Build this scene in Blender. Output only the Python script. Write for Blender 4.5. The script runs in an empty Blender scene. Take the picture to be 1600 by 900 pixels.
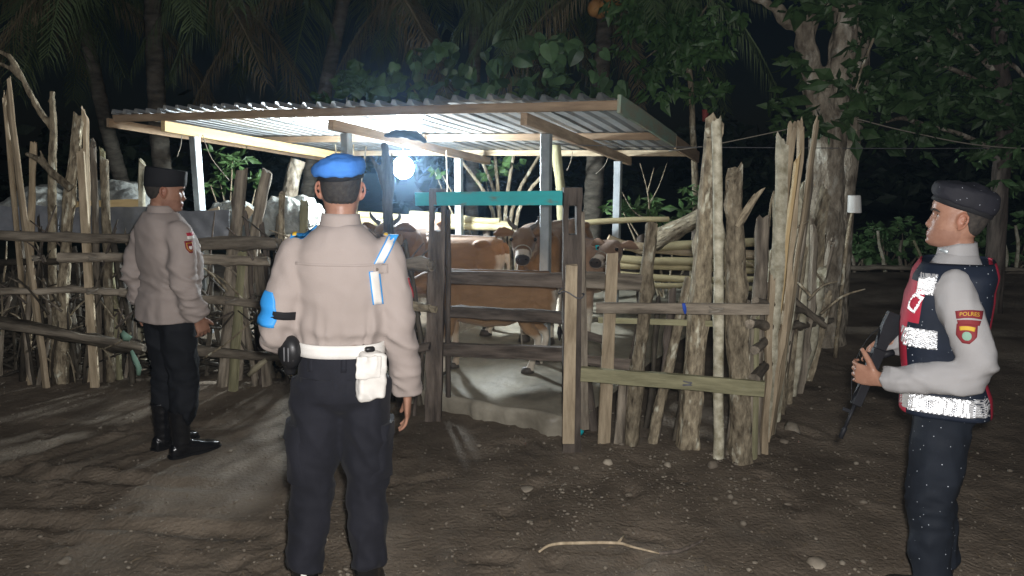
import bpy, bmesh, math, random
import numpy as np
from mathutils import Vector, Matrix, Quaternion, noise
from mathutils.bvhtree import BVHTree

random.seed(11)
PI = math.pi
scene = bpy.context.scene
col = scene.collection

# ------------------------------------------------------------------ camera
FPX = 1150.0                      # focal length in photograph pixels (1600 wide)
CAM_H = 1.77
PITCH = math.radians(10.3)
camd = bpy.data.cameras.new('camera')
camd.sensor_width = 36.0
camd.lens = 36.0 * FPX / 1600.0
camd.clip_start = 0.05
camd.clip_end = 600.0
cam = bpy.data.objects.new('camera', camd)
col.objects.link(cam)
cam.location = (0, 0, CAM_H)
cam.rotation_euler = (PI / 2 - PITCH, 0, 0)
scene.camera = cam

# ------------------------------------------------------------------ night sky, added fill sun, phone flash, exposure
SUN_ELEV, SUN_ROT = 27.0, 4.0    # weak fill light, added from behind the photographer's left shoulder
world = bpy.data.worlds.new('World')
scene.world = world
world.use_nodes = True
wn = world.node_tree
wn.nodes.clear()
sky = wn.nodes.new('ShaderNodeTexSky')
sky.sky_type = 'NISHITA'
sky.sun_disc = False
sky.sun_elevation = math.radians(SUN_ELEV)
sky.sun_rotation = math.radians(180 + SUN_ROT)
bg = wn.nodes.new('ShaderNodeBackground')
bg.inputs['Strength'].default_value = 0.0006
wo = wn.nodes.new('ShaderNodeOutputWorld')
wn.links.new(sky.outputs[0], bg.inputs[0])
wn.links.new(bg.outputs[0], wo.inputs[0])

sund = bpy.data.lights.new('fill_sun', 'SUN')  # fill light added to brighten fence and trees, no visible source
sund.energy = 0.36
sund.angle = math.radians(14)
sund.color = (0.96, 0.97, 1.0)
sun = bpy.data.objects.new('fill_sun', sund)
col.objects.link(sun)
sun.rotation_euler = (math.radians(90 - SUN_ELEV), 0, math.radians(-SUN_ROT))

fl = bpy.data.lights.new('phone_flash', 'POINT')     # the photographer's flash, beside the lens
fl.energy = 460.0
fl.shadow_soft_size = 0.03
fl.color = (1.0, 0.965, 0.945)
flash = bpy.data.objects.new('phone_flash', fl)
col.objects.link(flash)
flash.location = (0.05, 0.02, CAM_H + 0.05)

scene.render.engine = 'CYCLES'
scene.cycles.use_denoising = True
scene.cycles.sample_clamp_indirect = 6.0
scene.cycles.max_bounces = 8
scene.cycles.blur_glossy = 0.0
scene.view_settings.view_transform = 'Standard'
scene.view_settings.look = 'None'
scene.view_settings.gamma = 1.0
scene.view_settings.exposure = 0.0
scene.view_settings.use_curve_mapping = False

_cp, _sp = math.cos(PITCH), math.sin(PITCH)
def ray(px, py):
    a, b = (px - 800) / FPX, -(py - 450) / FPX
    return Vector((a, _cp + b * _sp, -_sp + b * _cp))
def P(px, py, Y):                 # point seen at a photograph pixel, Y metres in front of the camera
    d = ray(px, py)
    return Vector((0, 0, CAM_H)) + d * (Y / d.y)
def G(px, py, z=0.0):             # point seen at a photograph pixel, at height z
    d = ray(px, py)
    return Vector((0, 0, CAM_H)) + d * ((z - CAM_H) / d.z)

# ------------------------------------------------------------------ materials
def mat(name, c1, c2=None, rough=0.8, scale=6.0, stretch=(1, 1, 1), bump=0.0, bscale=None, bdist=0.01,
        metallic=0.0, spec=0.3, rand=0.0, c3=None, c3scale=2.0, c3pos=0.6, detail=5.0, attr=None, speck=None, rough2=None, sheen=0.0, crease=0.0, crscale=5.0):
    m = bpy.data.materials.new(name)
    m.use_nodes = True
    nt = m.node_tree
    N, L = nt.nodes, nt.links
    b = N['Principled BSDF']
    b.inputs['Roughness'].default_value = rough
    b.inputs['Metallic'].default_value = metallic
    b.inputs['Specular IOR Level'].default_value = spec
    if sheen:
        b.inputs['Sheen Weight'].default_value = sheen
    tc = N.new('ShaderNodeTexCoord')
    mp = N.new('ShaderNodeMapping')
    mp.inputs['Scale'].default_value = stretch
    L.new(tc.outputs['Object'], mp.inputs[0])
    vec = mp.outputs[0]
    if rand:                      # each object takes another piece of the pattern
        oi = N.new('ShaderNodeObjectInfo')
        ad = N.new('ShaderNodeVectorMath'); ad.operation = 'MULTIPLY_ADD'
        ad.inputs[0].default_value = (37.0, 91.0, 53.0)
        cx = N.new('ShaderNodeCombineXYZ')
        for i in range(3): L.new(oi.outputs['Random'], cx.inputs[i])
        L.new(cx.outputs[0], ad.inputs[1]); L.new(vec, ad.inputs[2])
        vec = ad.outputs[0]
    nz = N.new('ShaderNodeTexNoise')
    nz.inputs['Scale'].default_value = scale
    nz.inputs['Detail'].default_value = detail
    nz.inputs['Roughness'].default_value = 0.62
    L.new(vec, nz.inputs['Vector'])
    mix = N.new('ShaderNodeMix'); mix.data_type = 'RGBA'
    cr = N.new('ShaderNodeValToRGB')
    cr.color_ramp.elements[0].position = 0.33
    cr.color_ramp.elements[1].position = 0.67
    L.new(nz.outputs[0], cr.inputs[0])
    L.new(cr.outputs[0], mix.inputs['Factor'])
    A, B, O = mix.inputs[6], mix.inputs[7], mix.outputs[2]
    A.default_value = (*c1, 1)
    B.default_value = (*(c2 or [x * 0.72 for x in c1]), 1)
    if attr:
        at = N.new('ShaderNodeAttribute'); at.attribute_name = attr
        mu = N.new('ShaderNodeMix'); mu.data_type = 'RGBA'; mu.blend_type = 'MULTIPLY'
        mu.inputs[0].default_value = 1.0
        L.new(at.outputs['Color'], mu.inputs[6]); L.new(O, mu.inputs[7])
        O = mu.outputs[2]
    if c3:
        n3 = N.new('ShaderNodeTexNoise'); n3.inputs['Scale'].default_value = c3scale; n3.inputs['Detail'].default_value = 4
        L.new(vec, n3.inputs['Vector'])
        r3 = N.new('ShaderNodeValToRGB')
        r3.color_ramp.elements[0].position = c3pos - 0.06; r3.color_ramp.elements[1].position = c3pos + 0.06
        L.new(n3.outputs[0], r3.inputs[0])
        m3 = N.new('ShaderNodeMix'); m3.data_type = 'RGBA'
        L.new(r3.outputs[0], m3.inputs[0]); L.new(O, m3.inputs[6]); m3.inputs[7].default_value = (*c3, 1)
        O = m3.outputs[2]
    if rand:
        hs = N.new('ShaderNodeHueSaturation')
        mr = N.new('ShaderNodeMapRange')
        mr.inputs['To Min'].default_value = 1 - rand; mr.inputs['To Max'].default_value = 1 + rand
        L.new(oi.outputs['Random'], mr.inputs[0]); L.new(mr.outputs[0], hs.inputs['Value'])
        L.new(O, hs.inputs['Color']); O = hs.outputs[0]
    if speck:                     # pale dots painted for glints on raindrops lying on the cloth
        vo = N.new('ShaderNodeTexVoronoi'); vo.inputs['Scale'].default_value = speck
        L.new(tc.outputs['Object'], vo.inputs['Vector'])
        c = N.new('ShaderNodeMath'); c.operation = 'LESS_THAN'; c.inputs[1].default_value = 0.16
        L.new(vo.outputs['Distance'], c.inputs[0])
        sp = N.new('ShaderNodeSeparateColor'); L.new(vo.outputs['Color'], sp.inputs[0])
        c2_ = N.new('ShaderNodeMath'); c2_.operation = 'LESS_THAN'; c2_.inputs[1].default_value = 0.12
        L.new(sp.outputs[0], c2_.inputs[0])
        mm = N.new('ShaderNodeMath'); mm.operation = 'MULTIPLY'
        L.new(c.outputs[0], mm.inputs[0]); L.new(c2_.outputs[0], mm.inputs[1])
        m4 = N.new('ShaderNodeMix'); m4.data_type = 'RGBA'
        L.new(mm.outputs[0], m4.inputs[0]); L.new(O, m4.inputs[6]); m4.inputs[7].default_value = (0.6, 0.65, 0.72, 1)
        O = m4.outputs[2]
    L.new(O, b.inputs['Base Color'])
    if rough2 is not None:
        rr = N.new('ShaderNodeMapRange')
        rr.inputs['From Min'].default_value = 0.35; rr.inputs['From Max'].default_value = 0.65
        rr.inputs['To Min'].default_value = rough; rr.inputs['To Max'].default_value = rough2
        L.new(nz.outputs[0], rr.inputs[0]); L.new(rr.outputs[0], b.inputs['Roughness'])
    if bump:
        n2 = nz
        if bscale:
            n2 = N.new('ShaderNodeTexNoise'); n2.inputs['Scale'].default_value = bscale
            n2.inputs['Detail'].default_value = 6
            L.new(vec, n2.inputs['Vector'])
        bp = N.new('ShaderNodeBump'); bp.inputs['Strength'].default_value = bump; bp.inputs['Distance'].default_value = bdist
        L.new(n2.outputs[0], bp.inputs['Height'])
        nrm = bp.outputs[0]
        if crease:                # sharp creases of worn cloth, and its weave
            cz = N.new('ShaderNodeTexNoise'); cz.noise_type = 'RIDGED_MULTIFRACTAL'
            cz.inputs['Scale'].default_value = crscale; cz.inputs['Detail'].default_value = 3; cz.inputs['Distortion'].default_value = 0.9
            mp2 = N.new('ShaderNodeMapping'); mp2.inputs['Scale'].default_value = (1.0, 1.0, 0.55); mp2.inputs['Rotation'].default_value = (0.3, 0.5, 0.2)
            L.new(tc.outputs['Object'], mp2.inputs[0]); L.new(mp2.outputs[0], cz.inputs['Vector'])
            b2 = N.new('ShaderNodeBump'); b2.inputs['Strength'].default_value = crease; b2.inputs['Distance'].default_value = 0.03
            L.new(cz.outputs[0], b2.inputs['Height']); L.new(nrm, b2.inputs['Normal']); nrm = b2.outputs[0]
            wz = N.new('ShaderNodeTexNoise'); wz.inputs['Scale'].default_value = 260.0; wz.inputs['Detail'].default_value = 1
            L.new(tc.outputs['Object'], wz.inputs['Vector'])
            b3 = N.new('ShaderNodeBump'); b3.inputs['Strength'].default_value = 0.35; b3.inputs['Distance'].default_value = 0.002
            L.new(wz.outputs[0], b3.inputs['Height']); L.new(nrm, b3.inputs['Normal']); nrm = b3.outputs[0]
        L.new(nrm, b.inputs['Normal'])
    return m

WS = (5, 5, 0.7)                  # wood grain runs along a pole's own z axis
MT = dict(
    dirt=mat('dirt', (0.185, 0.150, 0.112), (0.085, 0.067, 0.049), rough=0.85, scale=2.3, bump=0.9, bscale=48, bdist=0.013, c3=(0.22, 0.18, 0.135), c3scale=0.7, c3pos=0.62, detail=9, spec=0.25),
    blackishwood=mat('very_dark_wood', (0.10, 0.085, 0.062), (0.022, 0.018, 0.013), rough=0.7, scale=7, stretch=(3, 3, 0.8), bump=1.0, bscale=10, bdist=0.014, rand=0.4, detail=8),  # darkest of the wood tones, for thin stakes, twigs and brushwood
    unlit_ground=mat('unlit_ground', (0.020, 0.026, 0.012), (0.010, 0.014, 0.006), rough=0.9, scale=0.8, bump=1.0, bscale=3, bdist=0.2),  # night darkness of the distance put into the ground colour
    concrete=mat('concrete', (0.36, 0.33, 0.26), (0.19, 0.17, 0.13), rough=0.75, scale=3.0, bump=0.6, bscale=22, bdist=0.01, c3=(0.12, 0.11, 0.085), c3scale=1.6, c3pos=0.60, rough2=0.45),
    bark=mat('bark', (0.40, 0.34, 0.235), (0.085, 0.066, 0.043), rough=0.9, scale=11, stretch=(2.4, 2.4, 1.0), bump=1.0, bscale=14, bdist=0.025, rand=0.3, c3=(0.62, 0.60, 0.47), c3scale=9.0, c3pos=0.66, detail=9),
    oldwood=mat('old_wood', (0.36, 0.31, 0.24), (0.10, 0.083, 0.062), rough=0.85, scale=6, stretch=(4, 4, 0.6), bump=1.0, bscale=10, bdist=0.014, rand=0.35, detail=8, c3=(0.07, 0.058, 0.045), c3scale=2.0, c3pos=0.66),
    darkwood=mat('dark_wood', (0.165, 0.135, 0.11), (0.05, 0.04, 0.032), rough=0.85, scale=6, stretch=(4, 4, 0.6), bump=0.9, bscale=10, bdist=0.012, rand=0.25, detail=8),
    palewood=mat('pale_wood', (0.49, 0.40, 0.275), (0.25, 0.195, 0.125), rough=0.75, scale=6, stretch=WS, bump=0.5, bscale=10, bdist=0.006, rand=0.22),
    newwood=mat('sawn_yellow_wood', (0.62, 0.47, 0.24), (0.46, 0.33, 0.16), rough=0.65, scale=5, stretch=WS, bump=0.25, bscale=9, bdist=0.004, rand=0.1),
    greenwood=mat('mossy_wood', (0.35, 0.33, 0.20), (0.20, 0.19, 0.11), rough=0.85, scale=6, stretch=WS, bump=0.6, bscale=9, bdist=0.008, rand=0.2),
    beam=mat('roof_timber', (0.40, 0.29, 0.19), (0.24, 0.17, 0.11), rough=0.8, scale=5, stretch=WS, bump=0.4, bscale=10, bdist=0.005, rand=0.25),
    palegreenwood=mat('faded_green_board', (0.25, 0.38, 0.30), (0.33, 0.27, 0.19), rough=0.75, scale=3.5, stretch=(3, 3, 0.8), bump=0.3, bscale=9, bdist=0.004),
    teal=mat('turquoise_paint', (0.05, 0.46, 0.47), (0.06, 0.38, 0.38), rough=0.45, scale=5, stretch=(3, 3, 1), bump=0.15, bscale=15, bdist=0.003, c3=(0.20, 0.20, 0.15), c3scale=6, c3pos=0.61),
    birch=mat('pale_bark', (0.62, 0.59, 0.46), (0.24, 0.215, 0.14), rough=0.8, scale=16, detail=8, bump=0.5, bscale=20, bdist=0.005, rand=0.1),
    bamboo=mat('bamboo', (0.52, 0.45, 0.26), (0.33, 0.28, 0.16), rough=0.5, scale=3, stretch=(2, 2, 1), bump=0.2, rand=0.25),
    roof=mat('galvanised_sheet', (0.42, 0.44, 0.45), (0.28, 0.30, 0.31), rough=0.42, scale=3, metallic=0.25, spec=0.5, bump=0.12, bscale=2.5, bdist=0.02, rand=0.1, c3=(0.30, 0.20, 0.12), c3scale=2.5, c3pos=0.68),
    steel=mat('galvanised_post', (0.50, 0.55, 0.57), (0.34, 0.38, 0.40), rough=0.45, scale=6, metallic=0.5, spec=0.5),
    tarp=mat('pale_tarp', (0.34, 0.35, 0.32), (0.18, 0.19, 0.18), rough=0.6, scale=4, bump=1.0, bscale=7, bdist=0.06, c3=(0.10, 0.09, 0.07), c3scale=3, c3pos=0.66),
    greysheet=mat('grey_sheet', (0.22, 0.23, 0.25), (0.13, 0.14, 0.155), rough=0.5, scale=5, bump=0.3, bscale=7, bdist=0.01, rand=0.2, metallic=0.2),
    trunk=mat('palm_bark', (0.14, 0.125, 0.10), (0.05, 0.044, 0.034), rough=0.95, scale=5, stretch=(1, 1, 3), bump=1.0, bscale=8, bdist=0.02, rand=0.15),
    treebark=mat('tree_bark', (0.40, 0.35, 0.27), (0.13, 0.105, 0.075), rough=0.9, scale=7, stretch=(1.6, 1.6, 0.8), bump=1.0, bscale=11, bdist=0.05, c3=(0.52, 0.49, 0.41), c3scale=5.0, c3pos=0.62, detail=10),
    frond=mat('palm_frond', (0.105, 0.145, 0.068), (0.055, 0.08, 0.034), rough=0.55, scale=2, rand=0.2),
    dryfrond=mat('dry_palm_frond', (0.20, 0.165, 0.10), (0.12, 0.10, 0.06), rough=0.8, scale=2, rand=0.2),
    leaf=mat('leaf', (0.08, 0.15, 0.05), (0.04, 0.085, 0.025), rough=0.45, scale=3, spec=0.4),
    leaf2=mat('dark_leaf', (0.05, 0.095, 0.032), (0.028, 0.055, 0.016), rough=0.5, scale=3, spec=0.35),
    litter=mat('litter', (0.20, 0.155, 0.10), (0.07, 0.052, 0.035), rough=0.9, scale=30),
    hedgeleaf=mat('hedge_leaf', (0.12, 0.21, 0.08), (0.06, 0.12, 0.04), rough=0.5, scale=3),
    farleaf=mat('far_leaf', (0.016, 0.025, 0.011), (0.009, 0.014, 0.006), rough=0.7, scale=2),
    vine=mat('vine_leaf', (0.11, 0.19, 0.085), (0.05, 0.095, 0.04), rough=0.4, scale=5, rand=0.45, spec=0.45),
    stone=mat('stone', (0.32, 0.28, 0.22), (0.15, 0.125, 0.095), rough=0.8, scale=7, bump=0.4, bscale=20, bdist=0.004, rand=0.3),
    shirt=mat('tan_uniform_cloth', (0.345, 0.295, 0.27), (0.30, 0.255, 0.23), rough=0.85, scale=3, bump=0.3, bscale=5, bdist=0.012, sheen=0.05, detail=4, crease=0.75, crscale=6.0),
    greyshirt=mat('grey_uniform_cloth', (0.33, 0.325, 0.325), (0.29, 0.285, 0.285), rough=0.85, scale=3, bump=0.3, bscale=5, bdist=0.012, detail=4, crease=0.75, crscale=6.0),
    trouser=mat('navy_trouser_cloth', (0.0145, 0.0150, 0.0215), (0.007, 0.0075, 0.0115), rough=0.85, scale=4, bump=0.25, bscale=6, bdist=0.01, sheen=0.03, detail=5, crease=1.0, crscale=7.0),  # lighter mottling stands in for highlights on the folds
    blacktrouser=mat('black_trouser_cloth', (0.010, 0.011, 0.014), (0.007, 0.008, 0.010), rough=0.85, scale=4, bump=0.25, bscale=6, bdist=0.01, crease=1.0, crscale=7.0),
    wettrouser=mat('damp_navy_cloth', (0.011, 0.015, 0.023), (0.008, 0.011, 0.017), rough=0.8, scale=4, bump=0.25, bscale=6, bdist=0.01, speck=80, crease=1.0, crscale=7.0),
    blackcloth=mat('black_cloth', (0.012, 0.012, 0.014), (0.008, 0.008, 0.009), rough=0.8, scale=8, bump=0.2, bscale=30, bdist=0.003),
    wetberet=mat('damp_black_wool', (0.016, 0.016, 0.022), (0.010, 0.010, 0.014), rough=0.75, scale=9, bump=0.4, bscale=40, bdist=0.004, speck=120),
    blueberet=mat('blue_wool', (0.075, 0.25, 0.70), (0.055, 0.19, 0.57), rough=0.95, scale=10, bump=0.6, bscale=90, bdist=0.003, spec=0.05, detail=8),
    skin=mat('skin', (0.35, 0.195, 0.135), (0.25, 0.125, 0.082), rough=0.42, scale=16, bump=0.35, bscale=140, bdist=0.002, attr='tint', detail=8),
    hair=mat('hair', (0.022, 0.019, 0.017), (0.05, 0.043, 0.036), rough=0.8, scale=60, bump=0.5, bscale=150, bdist=0.002),
    white=mat('white_webbing', (0.72, 0.70, 0.66), (0.62, 0.60, 0.56), rough=0.6, scale=14, bump=0.2, bscale=60, bdist=0.002),
    blue=mat('blue_band', (0.04, 0.30, 0.72), (0.03, 0.25, 0.62), rough=0.5, scale=6),
    navy=mat('navy_vest_cloth', (0.008, 0.013, 0.026), (0.005, 0.009, 0.018), rough=0.7, scale=6, bump=0.2, bscale=20, speck=90),
    red=mat('red_vest_cloth', (0.42, 0.028, 0.055), (0.34, 0.02, 0.04), rough=0.65, scale=6, bump=0.15, bscale=20),
    leather=mat('polished_black_leather', (0.012, 0.012, 0.013), (0.008, 0.008, 0.009), rough=0.22, scale=9, bump=0.15, bscale=20, bdist=0.004, spec=0.6),
    gun=mat('gunmetal', (0.014, 0.015, 0.018), (0.009, 0.009, 0.011), rough=0.62, scale=20, spec=0.25),
    plastic=mat('black_plastic', (0.015, 0.015, 0.016), None, rough=0.4, scale=10),
    whiteplastic=mat('white_plastic', (0.70, 0.70, 0.66), (0.60, 0.60, 0.56), rough=0.4, scale=6),
    cyan=mat('cyan_plastic', (0.02, 0.55, 0.62), None, rough=0.35, scale=6),
    bluerope=mat('blue_cord', (0.03, 0.10, 0.55), None, rough=0.6, scale=6),
    wire=mat('cable', (0.16, 0.16, 0.17), None, rough=0.5, scale=6),
    rope=mat('rope', (0.30, 0.27, 0.22), None, rough=0.8, scale=30),
    cow=mat('cow_coat', (1.0, 1.0, 1.0), (0.72, 0.70, 0.68), rough=0.7, scale=7, stretch=(1, 0.5, 1.4), bump=0.6, bscale=70, bdist=0.006, attr='tint', sheen=0.15, c3=(0.06, 0.045, 0.03), c3scale=2.6, c3pos=0.72, detail=9),
    horn=mat('horn', (0.10, 0.085, 0.07), (0.05, 0.045, 0.04), rough=0.5, scale=10),
    eye=mat('eye', (0.012, 0.008, 0.006), None, rough=0.05, spec=0.8),
    eyewhite=mat('eye_white', (0.6, 0.57, 0.53), None, rough=0.2),
    yellow=mat('yellow_thread', (0.62, 0.40, 0.04), None, rough=0.6),
    maroon=mat('maroon_patch', (0.22, 0.025, 0.03), None, rough=0.7),
    patchgreen=mat('pale_green_patch', (0.25, 0.42, 0.32), None, rough=0.7),
    coconut=mat('coconut_husk', (0.50, 0.27, 0.09), (0.36, 0.18, 0.06), rough=0.6, scale=8),
    water=mat('puddle_water', (0.05, 0.05, 0.045), None, rough=0.08, spec=0.6, bump=0.05, bscale=5, bdist=0.01),
    flower=mat('dry_red_bract', (0.30, 0.06, 0.05), None, rough=0.7),
    foam=mat('pale_dry_leaf', (0.42, 0.38, 0.27), (0.28, 0.25, 0.17), rough=0.7),
)
# mirrored prisms of the reflective tape: they send the flash straight back
m = bpy.data.materials.new('reflective_tape'); m.use_nodes = True
b = m.node_tree.nodes['Principled BSDF']
b.inputs['Base Color'].default_value = (0.95, 0.96, 0.97, 1); b.inputs['Metallic'].default_value = 0.68; b.inputs['Roughness'].default_value = 0.25
MT['retro'] = m
m = bpy.data.materials.new('glowing_bulb'); m.use_nodes = True
b = m.node_tree.nodes['Principled BSDF']
b.inputs['Base Color'].default_value = (0.9, 0.9, 0.9, 1)
b.inputs['Emission Color'].default_value = (0.86, 0.95, 1.0, 1); b.inputs['Emission Strength'].default_value = 1150.0
MT['bulb'] = m

# ------------------------------------------------------------------ mesh helpers
def link(o, parent=None):
    col.objects.link(o)
    if parent is not None:
        o.parent = parent
        o.matrix_parent_inverse = local_matrix(parent).inverted()
    return o
def local_matrix(o):
    m = Matrix.LocRotScale(o.location, o.rotation_euler if o.rotation_mode != 'QUATERNION' else o.rotation_quaternion, o.scale)
    if o.parent is not None:
        m = local_matrix(o.parent) @ o.matrix_parent_inverse @ m
    return m
def tag(o, label=None, cat=None, group=None, kind=None):
    if label: o['label'] = label
    if cat: o['category'] = cat
    if group: o['group'] = group
    if kind: o['kind'] = kind
    return o
def empty(name, loc, label=None, cat=None, group=None, rz=0.0):
    o = bpy.data.objects.new(name, None)
    o.empty_display_size = 0.1
    o.location = loc; o.rotation_euler = (0, 0, rz)
    col.objects.link(o)
    return tag(o, label, cat, group)
def copy_tree(o, parent=None):
    c = o.copy(); col.objects.link(c); c.parent = parent
    for ch in list(o.children): copy_tree(ch, c)
    return c

def catmull(pts, k):
    pts = [Vector(p) for p in pts]
    if k <= 1 or len(pts) < 3: return pts
    out = []
    n = len(pts)
    for i in range(n - 1):
        p0, p1, p2, p3 = pts[max(i - 1, 0)], pts[i], pts[i + 1], pts[min(i + 2, n - 1)]
        for j in range(k):
            t = j / k
            out.append(0.5 * ((2 * p1) + (p2 - p0) * t + (2 * p0 - 5 * p1 + 4 * p2 - p3) * t * t + (3 * p1 - p0 - 3 * p2 + p3) * t ** 3))
    out.append(pts[-1])
    return out
def lerp_list(vals, k):
    if k <= 1: return list(vals)
    out = []
    for a, b in zip(vals[:-1], vals[1:]):
        for j in range(k): out.append(a + (b - a) * j / k)
    out.append(vals[-1])
    return out

class MB:
    def __init__(self): self.v = []; self.f = []; self.mi = []
    def face(self, idx, mi=0): self.f.append(idx); self.mi.append(mi)
    def loft(self, rings, closed=True, caps=True, mi=0):
        n = len(rings[0]); b0 = len(self.v)
        for r in rings: self.v.extend([tuple(p) for p in r])
        for i in range(len(rings) - 1):
            for j in range(n if closed else n - 1):
                a = b0 + i * n + j; b = b0 + i * n + (j + 1) % n
                self.face((a, b, b + n, a + n), mi)
        if caps:
            for ri, rev in ((0, True), (len(rings) - 1, False)):
                c = Vector((0, 0, 0))
                for p in rings[ri]: c += Vector(p)
                ci = len(self.v); self.v.append(tuple(c / n))
                for j in range(n):
                    a = b0 + ri * n + j; b = b0 + ri * n + (j + 1) % n
                    self.face((b, a, ci) if rev else (a, b, ci), mi)
        return self
    def tube(self, pts, radii, n=10, k=1, flat=1.0, up=(0, 0, 1), mi=0, jit=0.0, caps=True):
        pts = catmull(pts, k)
        if not hasattr(radii, '__len__'): radii = [radii, radii]
        if len(radii) == len(pts): pass
        else:
            if k > 1 and (len(radii) - 1) * k + 1 == len(pts): radii = lerp_list(radii, k)
            else: radii = list(np.interp(np.linspace(0, 1, len(pts)), np.linspace(0, 1, len(radii)), radii))
        up = Vector(up); rings = []
        d0 = (pts[1] - pts[0]).normalized()
        x = d0.cross(up)
        if x.length < 0.05: x = d0.cross(Vector((1, 0.3, 0)))
        x.normalize()
        for i, p in enumerate(pts):
            d = (pts[min(i + 1, len(pts) - 1)] - pts[max(i - 1, 0)]).normalized()
            x = (x - d * x.dot(d)).normalized(); y = d.cross(x)
            r = radii[i]
            rings.append([p + x * (r * math.cos(2 * PI * j / n) * (1 + random.uniform(-jit, jit))) + y * (r * flat * math.sin(2 * PI * j / n) * (1 + random.uniform(-jit, jit))) for j in range(n)])
        return self.loft(rings, caps=caps, mi=mi)
    def box(self, c, s, M=None, mi=0, bev=0.0):
        c = Vector(c); s = Vector(s) / 2
        if bev <= 0:
            b0 = len(self.v)
            for dz in (-1, 1):
                for dx, dy in ((-1, -1), (1, -1), (1, 1), (-1, 1)):
                    q = Vector((s.x * dx, s.y * dy, s.z * dz))
                    self.v.append(tuple(c + (M @ q if M else q)))
            for f in ((3, 2, 1, 0), (4, 5, 6, 7), (0, 1, 5, 4), (1, 2, 6, 5), (2, 3, 7, 6), (3, 0, 4, 7)):
                self.face(tuple(b0 + i for i in f), mi)
        else:
            rings = []
            for z, ins in ((-s.z, bev), (-s.z + bev, 0), (s.z - bev, 0), (s.z, bev)):
                r = []
                X, Y = s.x - ins, s.y - ins; bb = bev * 0.7
                for px, py in ((-X + bb, -Y), (X - bb, -Y), (X, -Y + bb), (X, Y - bb), (X - bb, Y), (-X + bb, Y), (-X, Y - bb), (-X, -Y + bb)):
                    q = Vector((px, py, z)); r.append(c + (M @ q if M else q))
                rings.append(r)
            self.loft(rings, mi=mi)
        return self
    def ellipsoid(self, c, r, M=None, n=12, mi=0):
        c = Vector(c); rings = []
        for i in range(1, n):
            t = PI * i / n
            rings.append([c + (M if M else Matrix.Identity(3)) @ Vector((r[0] * math.sin(t) * math.cos(a), r[1] * math.sin(t) * math.sin(a), -r[2] * math.cos(t))) for a in [2 * PI * j / (n + 4) for j in range(n + 4)]])
        return self.loft(rings, mi=mi)
    def mesh(self, name='m'):
        me = bpy.data.meshes.new(name)
        me.from_pydata([tuple(p) for p in self.v], [], self.f)
        if any(self.mi): me.polygons.foreach_set('material_index', self.mi)
        me.update()
        return me
    def build(self, name, mats, parent=None, smooth=True, loc=None, sharp=None):
        me = self.mesh(name)
        return mesh_obj(name, me, mats, parent, smooth, loc, sharp)

def mesh_obj(name, me, mats, parent=None, smooth=True, loc=None, sharp=None):
    if not isinstance(mats, (list, tuple)): mats = [mats]
    for m_ in mats: me.materials.append(MT[m_] if isinstance(m_, str) else m_)
    if loc is not None:
        loc = Vector(loc)
        me.transform(Matrix.Translation(-loc))
    if smooth: me.shade_smooth()
    if sharp: me.set_sharp_from_angle(angle=math.radians(sharp))
    o = bpy.data.objects.new(name, me)
    if loc is not None: o.location = loc
    return link(o, parent)

def voxel(mb, vs, smooth=3, factor=0.5):
    """one continuous skin over overlapping closed volumes"""
    src = mb.mesh(); bm = bmesh.new(); bm.from_mesh(src)
    bmesh.ops.recalc_face_normals(bm, faces=bm.faces); bm.to_mesh(src); bm.free()
    o = bpy.data.objects.new('tmp', src); col.objects.link(o)
    r = o.modifiers.new('r', 'REMESH'); r.mode = 'VOXEL'; r.voxel_size = vs; r.use_smooth_shade = True
    if smooth:
        s = o.modifiers.new('s', 'SMOOTH'); s.iterations = smooth; s.factor = factor
    dg = bpy.context.evaluated_depsgraph_get()
    me = bpy.data.meshes.new_from_object(o.evaluated_get(dg))
    bpy.data.objects.remove(o); bpy.data.meshes.remove(src)
    return me
def displace(me, fn):
    n = len(me.vertices)
    co = np.empty(n * 3, 'f'); me.vertices.foreach_get('co', co); co = co.reshape(-1, 3)
    no = np.empty(n * 3, 'f'); me.vertices.foreach_get('normal', no); no = no.reshape(-1, 3)
    d = np.array([fn(Vector(p)) for p in co], 'f')
    co = co + no * d[:, None]
    me.vertices.foreach_set('co', co.ravel()); me.update()
def paint(me, fn):
    a = me.color_attributes.new('tint', 'FLOAT_COLOR', 'POINT')
    buf = np.ones((len(me.vertices), 4), 'f')
    for i, v in enumerate(me.vertices): buf[i, :3] = fn(v.co)
    a.data.foreach_set('color', buf.ravel())
def sstep(a, b, x):
    t = min(max((x - a) / (b - a), 0), 1); return t * t * (3 - 2 * t)

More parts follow.
